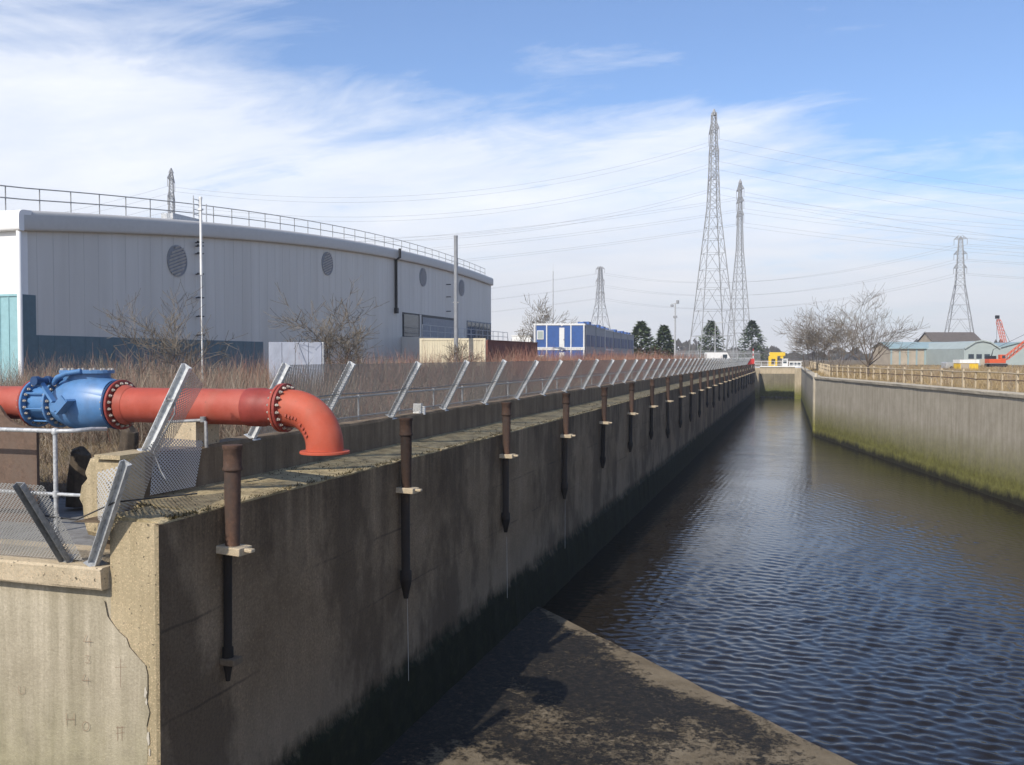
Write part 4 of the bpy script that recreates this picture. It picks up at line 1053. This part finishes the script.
def van(label,loc,rz,mat,L_=5.2,W_=2.0,H_=2.4,cat='van',name='parked_van'):
    t=thing(name,label,cat,loc,rz)
    side=[(0,.35),(0,H_*.93),(.12,H_),(L_*.72,H_),(L_*.84,H_*.62),(L_*.98,H_*.47),(L_,.35)]
    m=MB(); m.grid([[(x,0,z) for x,z in side],[(x,W_,z) for x,z in side]],closed=True); m.cap([(x,0,z) for x,z in side]); m.cap([(x,W_,z) for x,z in side]); m.build('body', mat, t, bevel=.05)
    m=MB(); m.b2((L_*.56,-.012,H_*.60),(L_*.72,W_+.012,H_*.88)); m.quad((L_*.735,.12,H_*.94),(L_*.735,W_-.12,H_*.94),(L_*.845,W_-.12,H_*.635),(L_*.845,.12,H_*.635)); m.build('window', M['glass'], t)
    for x in (.9,L_-.9):
        for y in (-.02,W_-.2):
            w_=MB().lathe([(0,.34),(.02,.36),(.2,.36),(.22,.34)],c=(x,y,.36),axis='Y',seg=16).build('wheel', M['black'], t)
    for y in (.2,W_-.4): MB().box((L_+.0,y+.1,.8),(.05,.22,.18)).build('headlight', M['glass'], t)
    return t
q=G(707,148); van('white van parked beyond the far end of the leaning fence',(q.x,q.y,.0),R(18),M['white'],4.6,2.0,2.75)
q=G(512,165); 
m=MB(); m.b2((0,0,0),(3.6,2.4,ZR(336,165))); m.b2((-.1,-.1,ZR(336,165)),(3.7,2.5,ZR(336,165)+.15))
for i in range(5): m.b2((.3+.65*i,-.04,.3),(.6+.65*i,.0,ZR(336,165)-.3))
tag(m.build('white_container', M['white'], None, (q.x,q.y,0)),'far white container beyond the brick wall','container')
# palisade fence in front of pylons
pf=thing('palisade_fence','grey palisade fence in front of the pylon bases','fence',G(640,190))
e_=G(760,200)-G(640,190)
m=MB()
for i in range(110):
    q=e_*(i/109); m.beam((q.x,q.y,0),(q.x,q.y,3.4),.16,.05)
m.build('pale_row', M['rail'], pf)
m=MB(); m.beam((0,0,.6),(e_.x,e_.y,.6),.08); m.beam((0,0,2.8),(e_.x,e_.y,2.8),.08); m.build('rail', M['rail'], pf)

# ------------------------------------------------------------------ far end of the dock: gate, bridge and machinery
X0=XF; X1=.75
ga=thing('dock_gate','concrete dock gate and deck beam closing the far end of the dock','dock gate',(X0,YG,0))
def gl(x,y,z): return (x-X0,y-YG,z)
m=MB(); m.b2(gl(X0-.4,YG-.02,-7.5),gl(X0+.75,YG+8,-.35)); m.build('pier', M['gatewall'], ga)
m=MB(); m.b2(gl(X1-1.25,YG-.02,-7.5),gl(X1+.35,YG+8,-.35)); m.build('pier', M['gatewall'], ga)
m=MB(); m.b2(gl(X0+.752,YG+.1,-1.35),gl(X1-1.252,YG+1.6,-.35)); m.build('deck_beam', M['copingstone'], ga)
m=MB(); m.b2(gl(X0-.3,YG+.04,-.346),gl(X1+.4,YG+1.5,-.2)); m.build('deck', M['copingstone'], ga)
m=MB(); m.b2(gl(X0+.7,YG+7.4,-7.5),gl(X1-1.2,YG+7.9,-.06))
for i in range(9): m.b2(gl(X0+1.2+i*.72,YG+7.3,-7),gl(X0+1.35+i*.72,YG+7.42,-1.2))
m.b2(gl(X0+3.2,YG+7.2,-5.6),gl(X0+4.6,YG+7.42,-4.9)); m.build('gate_leaf', M['leaf'], ga)
m=MB()
for z in (.55,1.1): m.tube([gl(X0,YG+.1,z),gl(X1+.2,YG+.1,z)],.04,5)
for i in range(8): m.tube([gl(X0+i*1.28,YG+.1,.06),gl(X0+i*1.28,YG+.1,1.1)],.045,5)
m.b2(gl(X0+1.0,YG+.02,.0),gl(X1-.6,YG+.09,.22)); m.build('guard_rail', M['white'], ga)
for i in range(16):
    m=MB(); rows=[]; rd=random.uniform(.2,.45); c=Vector((X0+1.2+i*.42+random.uniform(-.1,.1),YG+7.0-random.uniform(0,.6),WZ-.05))
    m.lathe([(-.3,rd*.7),(0,rd),(rd*.4,rd*.8),(rd*.65,rd*.3)],seg=7,smooth=False)
    m.v=[(x*random.uniform(.8,1.2),y*random.uniform(.8,1.2),z) for x,y,z in m.v]
    tag(m.build('boulder', M['stone'], None, c),'dark wet boulder at the waterline below the far gate','boulder','boulders below the far gate')
# yellow lifting frame
yl=thing('lifting_frame','yellow lifting machine with an overhanging arm on the far gate deck','machine',(X0+3.3,YG+9.5,0))
MB().b2((-.9,-.6,0),(.9,.6,2.2)).build('base', M['yellow'], yl, bevel=.05)
MB().b2((-.7,-.5,2.2),(2.5,.5,3.0)).build('arm', M['yellow'], yl, bevel=.05)
MB().b2((1.5,-.4,1.7),(2.1,.4,2.2)).build('winch', M['yellow'], yl, bevel=.04)
MB().b2((-.3,-.63,.4),(.5,-.6,1.6)).build('door', M['timber'], yl)
kk=thing('control_kiosk','small white control kiosk beside the yellow machine on the gate deck','kiosk',(X0+5.2,YG+8.6,0))
MB().b2((0,0,0),(1.1,1.4,1.55)).build('wall', M['white'], kk)
MB().b2((-.1,-.1,1.55),(1.2,1.5,1.65)).build('roof', M['white'], kk)
MB().b2((.2,-.02,.7),(.9,.0,1.3)).build('window', M['glass'], kk)
bn=thing('balance_frame','low white framed gear housing next to the white kiosk','machine',(X0+6.6,YG+8.6,0))
m=MB(); m.b2((0,0,.85),(2.4,.8,1.05)); m.b2((0,0,0),(2.4,.8,.25))
for i in range(4): m.b2((i*.76,0,.25),(i*.76+.12,.8,.85))
m.build('frame', M['white'], bn); MB().b2((.1,.2,.25),(2.3,.6,.8)).build('gearbox', M['glass'], bn)
# red cabinet and striped pole at the far wall end
rc=thing('red_cabinet','red cabinet with a dark hood at the far end of the dock wall','cabinet',(XF-1.0,YG-6,.52))
MB().b2((-.3,-.4,0),(1.2,.5,1.15)).build('body', M['redcab'], rc, bevel=.04)
MB().b2((-.75,-.3,.1),(-.32,.5,1.0)).build('hood', M['black'], rc)
MB().b2((.2,-.42,.2),(.9,-.40,.95)).build('door', M['redcab'], rc)
sp=thing('striped_post','red and white striped post above the red cabinet','post',(XF-.1,YG-5.0,.3))
for i in range(7): MB().lathe([(i*.48,.075),(i*.48+.47,.075)],seg=10).build('band', M['white'] if i%2 else M['redcab'], sp)

# ------------------------------------------------------------------ right dock wall and its fence
rw=thing('dock_wall','sunlit tan concrete dock wall with green algae, right of the water','wall',(0,0,0))
def rwpt(s):       # walk the wall line
    for a,b in zip(RW[:-1],RW[1:]):
        l=math.hypot(b[0]-a[0],b[1]-a[1])
        if s<=l or b is RW[-1]:
            f=s/l; return Vector((a[0]+(b[0]-a[0])*f,a[1]+(b[1]-a[1])*f,0)), Vector((b[0]-a[0],b[1]-a[1],0)).normalized()
        s-=l
LT=sum(math.hypot(b[0]-a[0],b[1]-a[1]) for a,b in zip(RW[:-1],RW[1:]))
rows=[];rows2=[]; s=0.0
kinks=[]; acc=0
for a,b in zip(RW[:-1],RW[1:]): acc+=math.hypot(b[0]-a[0],b[1]-a[1]); kinks.append(acc)
ss=sorted([i*1.0 for i in range(int(LT)+1)]+kinks[:-1]+[LT])
for s in ss:
    p,d=rwpt(min(s,LT-.001)); n=Vector((d.y,-d.x,0))
    j=lambda k: random.uniform(-k,k)
    rows.append([p+Vector((0,0,-.30)),p+n*0+Vector((0,0,-5.6)),p-n*.03+Vector((0,0,-6.0)),p-n*.12+Vector((0,0,-7.5))])
    e=.015
    rows2.append([p-n*(.10+j(e))+Vector((0,0,-.31)),p-n*(.12+j(e))+Vector((0,0,-.12+j(e))),p-n*.08+Vector((0,0,-.085+j(e))),p+n*.75+Vector((0,0,-.06)),p+n*.75+Vector((0,0,-.31))])
MB().grid(rows).build('wall_face', M['rwall'], rw)
MB().grid(rows2).build('coping', M['rwall'], rw)
p,d=rwpt(kinks[1]); m=MB(); m.lathe([(-6.6,.42),(-.1,.42)],c=(p.x+.25,p.y,0),seg=12); m.lathe([(-.1,.16),(.25,.18),(.3,.1)],c=(p.x+.15,p.y,0),seg=10); m.build('corner_pier', M['rwall'], rw)
rf=thing('bank_fence','weathered concrete post and rail fence on the right bank','fence',(0,0,0))
pa=MB().box((0,0,.62),(.15,.13,1.3)); pa.box((0,0,1.29),(.11,.09,.05)); pA=pa.build('post', M['copingstone'], rf)
pb=MB().box((0,0,.56),(.09,.08,1.2)); pb.box((0,0,1.18),(.07,.06,.04))
rl=[[],[]]; first=[None,None]
i=0; s=18.0
npst=0
while s<LT-1 and npst<96:
    p,d=rwpt(s); n=Vector((d.y,-d.x,0)); q=p+n*1.6+Vector((0,0,-.12))
    kind=i%2
    if kind==0:
        o=pA if npst==0 else pA.copy()
        if npst: C.objects.link(o); o.parent=rf
    else:
        if first[1] is None: o=pb.build('post', M['copingstone'], rf); first[1]=o
        else: o=first[1].copy(); C.objects.link(o); o.parent=rf
    o.location=q; o.rotation_euler=(random.uniform(-.05,.05),random.uniform(-.04,.04),math.atan2(d.y,d.x))
    rl[0].append(q+Vector((0,0,1.12+random.uniform(-.03,.03)))); rl[1].append(q+Vector((0,0,.66+random.uniform(-.04,.04))))
    npst+=1; i+=1; s+=1.95
for r_,w_ in zip(rl,(.05,.035)): MB().tube(r_,w_,5).build('rail', M['rust'] if w_<.04 else M['copingstone'], rf)

# ------------------------------------------------------------------ right background: sheds, crane, kiosk
def shed(name,label,px0,px1,d,py_eave,py_ridge,depth,wall,roof,gable=False,base=0):
    a=G(px0,d); b=G(px1,d); u=(b-a); Lw=u.length; t=thing(name,label,'shed',(a.x,a.y,base),math.atan2(u.y,u.x))
    he=ZR(py_eave,d)-base; hr_=ZR(py_ridge,d)-base
    m=MB(); 
    if gable:
        pf_=[(0,0),(0,he),(Lw*.3,he+(hr_-he)*.85),(Lw*.5,hr_),(Lw*.72,he+(hr_-he)*.8),(Lw,he),(Lw,0)]
        m.grid([[(x,0,z) for x,z in pf_],[(x,depth,z) for x,z in pf_]],closed=True); m.cap([(x,0,z) for x,z in pf_]); m.cap([(x,depth,z) for x,z in pf_]); m.build('wall', wall, t)
        m=MB(); m.grid([[(x,-.3,z+.06) for x,z in pf_[1:-1]],[(x,depth+.3,z+.06) for x,z in pf_[1:-1]],]); 
        for (x0,z0),(x1,z1) in zip(pf_[1:-2],pf_[2:-1]): m.beam((x0,-.2,z0+.1),(x1,-.2,z1+.1),.3,.3)
        m.build('roof', roof, t)
    else:
        m.b2((0,0,0),(Lw,depth,he)); m.quad((0,0,he),(0,depth/2,hr_),(0,depth,he)); m.quad((Lw,0,he),(Lw,depth,he),(Lw,depth/2,hr_)); m.build('wall', wall, t)
        m=MB(); e=.5
        m.quad((-e,-e,he-.12),(Lw+e,-e,he-.12),(Lw+e,depth/2,hr_+.1),(-e,depth/2,hr_+.1)); m.quad((-e,depth+e,he-.12),(Lw+e,depth+e,he-.12),(Lw+e,depth/2,hr_+.1),(-e,depth/2,hr_+.1)); m.b2((-e,-e-.05,he-.35),(Lw+e,-e+.02,he-.1)); m.build('roof', roof, t)
    return t,Lw,he,hr_
t,Lw,he,hr_=shed('teal_shed','long low teal shed with open tan bays on the right',890,966,235,347.5,342,11,M['shedtan'],M['teal'])
m=MB()
for i in range(9): m.b2((Lw*i/9+.1,-.15,0),(Lw*i/9+.5,.02,he-.3))
m.build('column', M['teal'], t)
for i in (5,6,7,8):
    MB().b2((Lw*i/9+.7,-.08,.2),(Lw*i/9+2.4,.0,he*.55)).build('bay_door', M['cabinside'] if i%2 else M['teal_pale'], t)
MB().b2((Lw*.50,-.5,.3),(Lw*.50+1.1,-.1,2.1)).build('red_door', M['brick'], t)
t,Lw,he,hr_=shed('gable_shed','pale green shed with a shallow rounded gable behind the crane',964,1000,215,349,341,30,M['tealwall'],M['tealwall'],True)
for k in range(3): MB().b2((Lw*.12+k*1.9,-.05,1.6),(Lw*.12+k*1.9+1.3,.0,2.7)).build('window', M['glass'], t)
for k in range(2): MB().b2((Lw*.15+k*2.6,-.06,.1),(Lw*.15+k*2.6+1.6,.0,1.5)).build('door', M['shedtan'], t)
shed('teal_shed','pale teal shed cut off by the right edge behind the crane boom',998,1060,225,348,342,25,M['tealwall'],M['teal'],True)
t,Lw,he,hr_=shed('brown_roof_shed','brown roofed building at the foot of the right-hand pylon',934,981,300,341.5,332,12,M['shedtan'],M['brownroof'])
for k in range(6): MB().b2((Lw*(.2+k*.13),-.05,he-2.2),(Lw*(.2+k*.13)+1.0,.0,he-.9)).build('window', M['glass'], t)
# crawler crane
q=G(996,180); cr=thing('crawler_crane','orange crawler crane with its lattice boom reaching right','crane',(q.x,q.y,0),YAW); cr.scale=(.7,.7,.7)
m=MB(); 
for y in (-1.4,1.4): m.box((0,y,.5),(5.0,.8,1.0))
m.build('track', M['black'], cr, bevel=.3)
MB().box((-.2,0,1.7),(4.6,2.8,1.2)).build('deck', M['orange'], cr, bevel=.08)
MB().box((-1.5,0,2.6),(1.8,2.7,1.2)).build('counterweight', M['black'], cr, bevel=.06)
MB().box((1.2,-.8,2.7),(1.4,1.3,1.7)).build('cab', M['orange'], cr, bevel=.08)
MB().box((1.4,-1.46,2.9),(.9,.03,.8)).build('window', M['glass'], cr)
def boom(mb,p,q,w,th,n=12):
    p=Vector(p);q=Vector(q);d=(q-p).normalized();x=d.cross(Vector((0,1,0))).normalized();y=Vector((0,1,0))
    def c(f,i,j): k=w*(.5 if 0<f<1 else .25); return lerp(p,q,f)+x*i*k+y*j*k
    fs=[i/n for i in range(n+1)]
    for a,b in zip(fs[:-1],fs[1:]):
        for i in (-1,1):
            for j in (-1,1): mb.beam(c(a,i,j),c(b,i,j),th)
            mb.beam(c(a,i,-1),c(b,i,1),th*.6); mb.beam(c(a,-1,i),c(b,1,i),th*.6)
m=MB(); boom(m,(2.0,0,1.9),(14.5,0,12.0),1.0,.17); m.build('boom', M['orange'], cr)
m=MB(); m.tube([(-1.2,0,3.0),(-.8,0,5.0),(12.0,0,11.2)],.05,4); m.beam((-1.4,0,3),(-.8,0,5.0),.14); m.build('boom_stay', M['black'], cr)
q=G(1003,250); cr2=thing('crane_boom','thin upright orange crane boom behind the sheds','crane',(q.x,q.y,0),YAW)
m=MB(); boom(m,(1.2,0,2),(-1.5,0,ZR(319,250)),1.0,.11,12); m.build('boom', M['orange'], cr2)
m=MB(); m.box((2.6,0,1.5),(4.5,2.8,2.6)); m.build('house', M['orange'], cr2, bevel=.1)
MB().box((-1.75,0,ZR(317,250)),(.9,.7,.9)).build('boom_head', M['black'], cr2)
m=MB(); m.tube([(-1.75,0,ZR(317,250)),(-1.9,0,3)],.05,4); m.tube([(3.5,0,2.8),(-1.5,0,ZR(318,250))],.05,4); m.build('hoist_rope', M['black'], cr2)
q=G(960,140); yk=thing('yellow_hut','small yellow hut with a white fascia board in the dry field','hut',(q.x,q.y,-.16),YAW)
MB().b2((0,0,0),(2.85,2,1.2)).build('wall', M['yellow'], yk); MB().b2((-.06,-.1,1.2),(2.95,2.1,1.75)).build('fascia', M['white'], yk)
MB().b2((.1,-.03,.1),(1.45,.0,1.1)).build('counter_opening', M['shedtan'], yk)
q=G(946,143); van('small silver car parked left of the yellow hut',(q.x,q.y,-.16),YAW,M['rail'],3.0,1.6,1.35,'car','parked_car')

# ------------------------------------------------------------------ vegetation masses
def ribbon(mb, p, d, ln, w, rnd, n=3, bend=.35):
    p=Vector(p); d=Vector(d).normalized(); a=rnd.uniform(0,3.14); u=Vector((math.cos(a),math.sin(a),0))
    base=len(mb.v); pts=[]
    for i in range(n+1):
        ww=w*(1-.8*i/n)*.5; pts.append((p-u*ww,p+u*ww))
        d=(d+Vector((rnd.gauss(0,1),rnd.gauss(0,1),rnd.gauss(0,.6)-.25))*bend*.5).normalized(); p=p+d*(ln/n)
    for a_,b_ in pts: mb.v.append(tuple(a_)); mb.v.append(tuple(b_))
    for i in range(n): mb.f.append((base+2*i,base+2*i+1,base+2*i+3,base+2*i+2)); mb.sm.append(False)
def clump(mb, c, h, spread, cnt, w, rnd, bend=.4):
    for k in range(cnt):
        a=rnd.uniform(0,6.28); l=rnd.uniform(.05,spread); q=c+Vector((math.cos(a),math.sin(a),0))*rnd.uniform(0,.35)*h
        ribbon(mb,q,(math.cos(a)*l,math.sin(a)*l,1),h*rnd.uniform(.5,1.15),w*rnd.uniform(.6,1.4),rnd,4,bend)
rnd=random.Random(11)
br=MB(); rb=MB()
def front_x(y): return -33.0-.028*(y-32)
n_=0
while n_<6800:
    y=17.6+ (rnd.random()**1.7)*125; x=rnd.uniform(-36 if y<110 else -62,-10.75)
    if y<105 and x<front_x(y)+1.0: continue
    u,f=Vector((x,y,0)).dot(RGT),Vector((x,y,0)).dot(FWD)
    px=512+FPX*u/f
    if px<-30 or px>790: continue
    d=f; h=rnd.uniform(.9,2.0)+(.45 if d>40 else 0)
    if x>-12.5: h*=.75
    red = (490<px<700 and d>48 and rnd.random()<.8) or rnd.random()<.16
    clump(rb if red else br, Vector((x,y,-.02)), h*(1.15 if red else 1), .45 if red else .9, 13 if d<60 else 10, max(.011,d*.00042), rnd, .25 if red else .45); n_+=1
# taller scrub along the far right of the warehouse
for k in range(900):
    px=rnd.uniform(488,760); d=rnd.uniform(70,170); b=G(px,d)
    if b.x>-10.8: continue
    clump(rb if rnd.random()<.6 else br, b, rnd.uniform(1.4,2.6), .5, 11, d*.0005, rnd, .3)
for k in range(1500):
    px=rnd.uniform(-10,330); d=rnd.uniform(20,40); b=G(px,d)
    if b.x<front_x(b.y)+.8 or b.x>-11 or b.y<17.5: continue
    clump(br, Vector((b.x,b.y,-.02)), rnd.uniform(1.0,2.15)*(.8 if px>220 else 1), .6, 12, .014, rnd, .4)
for k in range(900):
    px=rnd.uniform(-10,520); d=rnd.uniform(20,62); b=G(px,d)
    if b.x<front_x(b.y)+.8 or b.x>-11.2 or b.y<17.5: continue
    clump(rb if rnd.random()<.4 else br, b, rnd.uniform(1.5,2.7), .9, 5, max(.012,d*.0004), rnd, .75)
# near bank below the pipe
for k in range(1300):
    x=rnd.uniform(-24,-10.3); y=rnd.uniform(14.9,18.5); z=max(-.92,min(0,-.92+(y-15.2)/2.2*.92))
    clump(br, Vector((x,y,z-.03)), rnd.uniform(.3,1.0), 1.3, 12, .012, rnd, .6)
o=br.build('bramble', M['bramble'], recalc=False); o['kind']='stuff'; o['label']='tangle of dry brown brambles and stems behind the dock wall'
o=rb.build('red_scrub', M['redbramble'], recalc=False); o['kind']='stuff'; o['label']='reddish bare scrub stems behind the leaning fence'
dg=MB()
for k in range(5200):
    s=17+ (rnd.random()**1.2)*150
    if s>LT-2: continue
    p,d=rwpt(s); n=Vector((d.y,-d.x,0)); off=.72+ (rnd.random()**1.6)*26
    q=p+n*off; dd=q.dot(FWD)
    clump(dg, Vector((q.x,q.y,-.17)), rnd.uniform(.14,.42) if off<2 else rnd.uniform(.3,.8), .6, 8, max(.012,dd*.00038), rnd, .35)
for k in range(2500):
    px=rnd.uniform(790,1060); d=rnd.uniform(95,210); b=G(px,d)
    if b.x<2.5: continue
    clump(dg, Vector((b.x,b.y,-.2)), rnd.uniform(.3,.8), .6, 7, d*.00042, rnd, .35)
sc=MB()
for k in range(260):
    px=rnd.choice((rnd.uniform(805,1040),rnd.uniform(880,960))); d=rnd.uniform(58,150); b=G(px,d,-.17)
    s_=min((abs((rwpt(q_)[0]-Vector((b.x,b.y,0))).length) for q_ in (20,40,60,80,100,120,140)))
    wx=[a_[0]+(c_[0]-a_[0])*(b.y-a_[1])/(c_[1]-a_[1]) for a_,c_ in zip(RW[:-1],RW[1:]) if a_[1]<=b.y<=c_[1]]
    if not wx or b.x<wx[0]+1.8: continue
    clump(sc, b, rnd.uniform(.5,1.3), .8, 16, d*.00035, rnd, .4)
o=sc.build('bank_scrub', M['bramble'], recalc=False); o['kind']='stuff'; o['label']='low brown scrub on the right bank behind the post and rail fence'
o=dg.build('dry_grass', M['drygrass'], recalc=False); o['kind']='stuff'; o['label']='dry tan grass on the right bank'
# mossy tufts and litter along the ledge edge
ms=MB()
for k in range(2600):
    y=YN+.3+(rnd.random()**1.6)*70; e=rnd.random()
    x=XF-.0-abs(rnd.gauss(0,.06)) if e<.55 else rnd.uniform(XP+.02,XF-.05)
    if e>=.55 and math.sin(y*1.3)+math.sin(y*.47+1)+rnd.uniform(-.8,.8)<.35: continue
    z=-.15-.095*(x-XP)/(XF-XP)-.005
    for j in range(3): ribbon(ms,(x+rnd.uniform(-.03,.03),y+rnd.uniform(-.05,.05),z),(rnd.gauss(.3,.5),rnd.gauss(0,.5),.6),rnd.uniform(.02,.07),.02,rnd,2,.6)
o=ms.build('moss', M['moss'], recalc=False); o['kind']='stuff'; o['label']='moss and litter on the dock wall ledge'

# ------------------------------------------------------------------ haze
k=bpy.data.materials.new('haze_air'); k.use_nodes=True; t=k.node_tree; t.nodes.clear()
ou=t.nodes.new('ShaderNodeOutputMaterial'); vo=t.nodes.new('ShaderNodeVolumePrincipled'); vo.inputs['Color'].default_value=(.93,.95,1,1); vo.inputs['Density'].default_value=.00042; vo.inputs['Anisotropy'].default_value=.2
t.links.new(vo.outputs[0], ou.inputs['Volume'])
o=MB().b2((-900,-120,-9),(900,900,75)).build('haze', k); o['kind']='stuff'; o['label']='thin pale haze over the far distance'
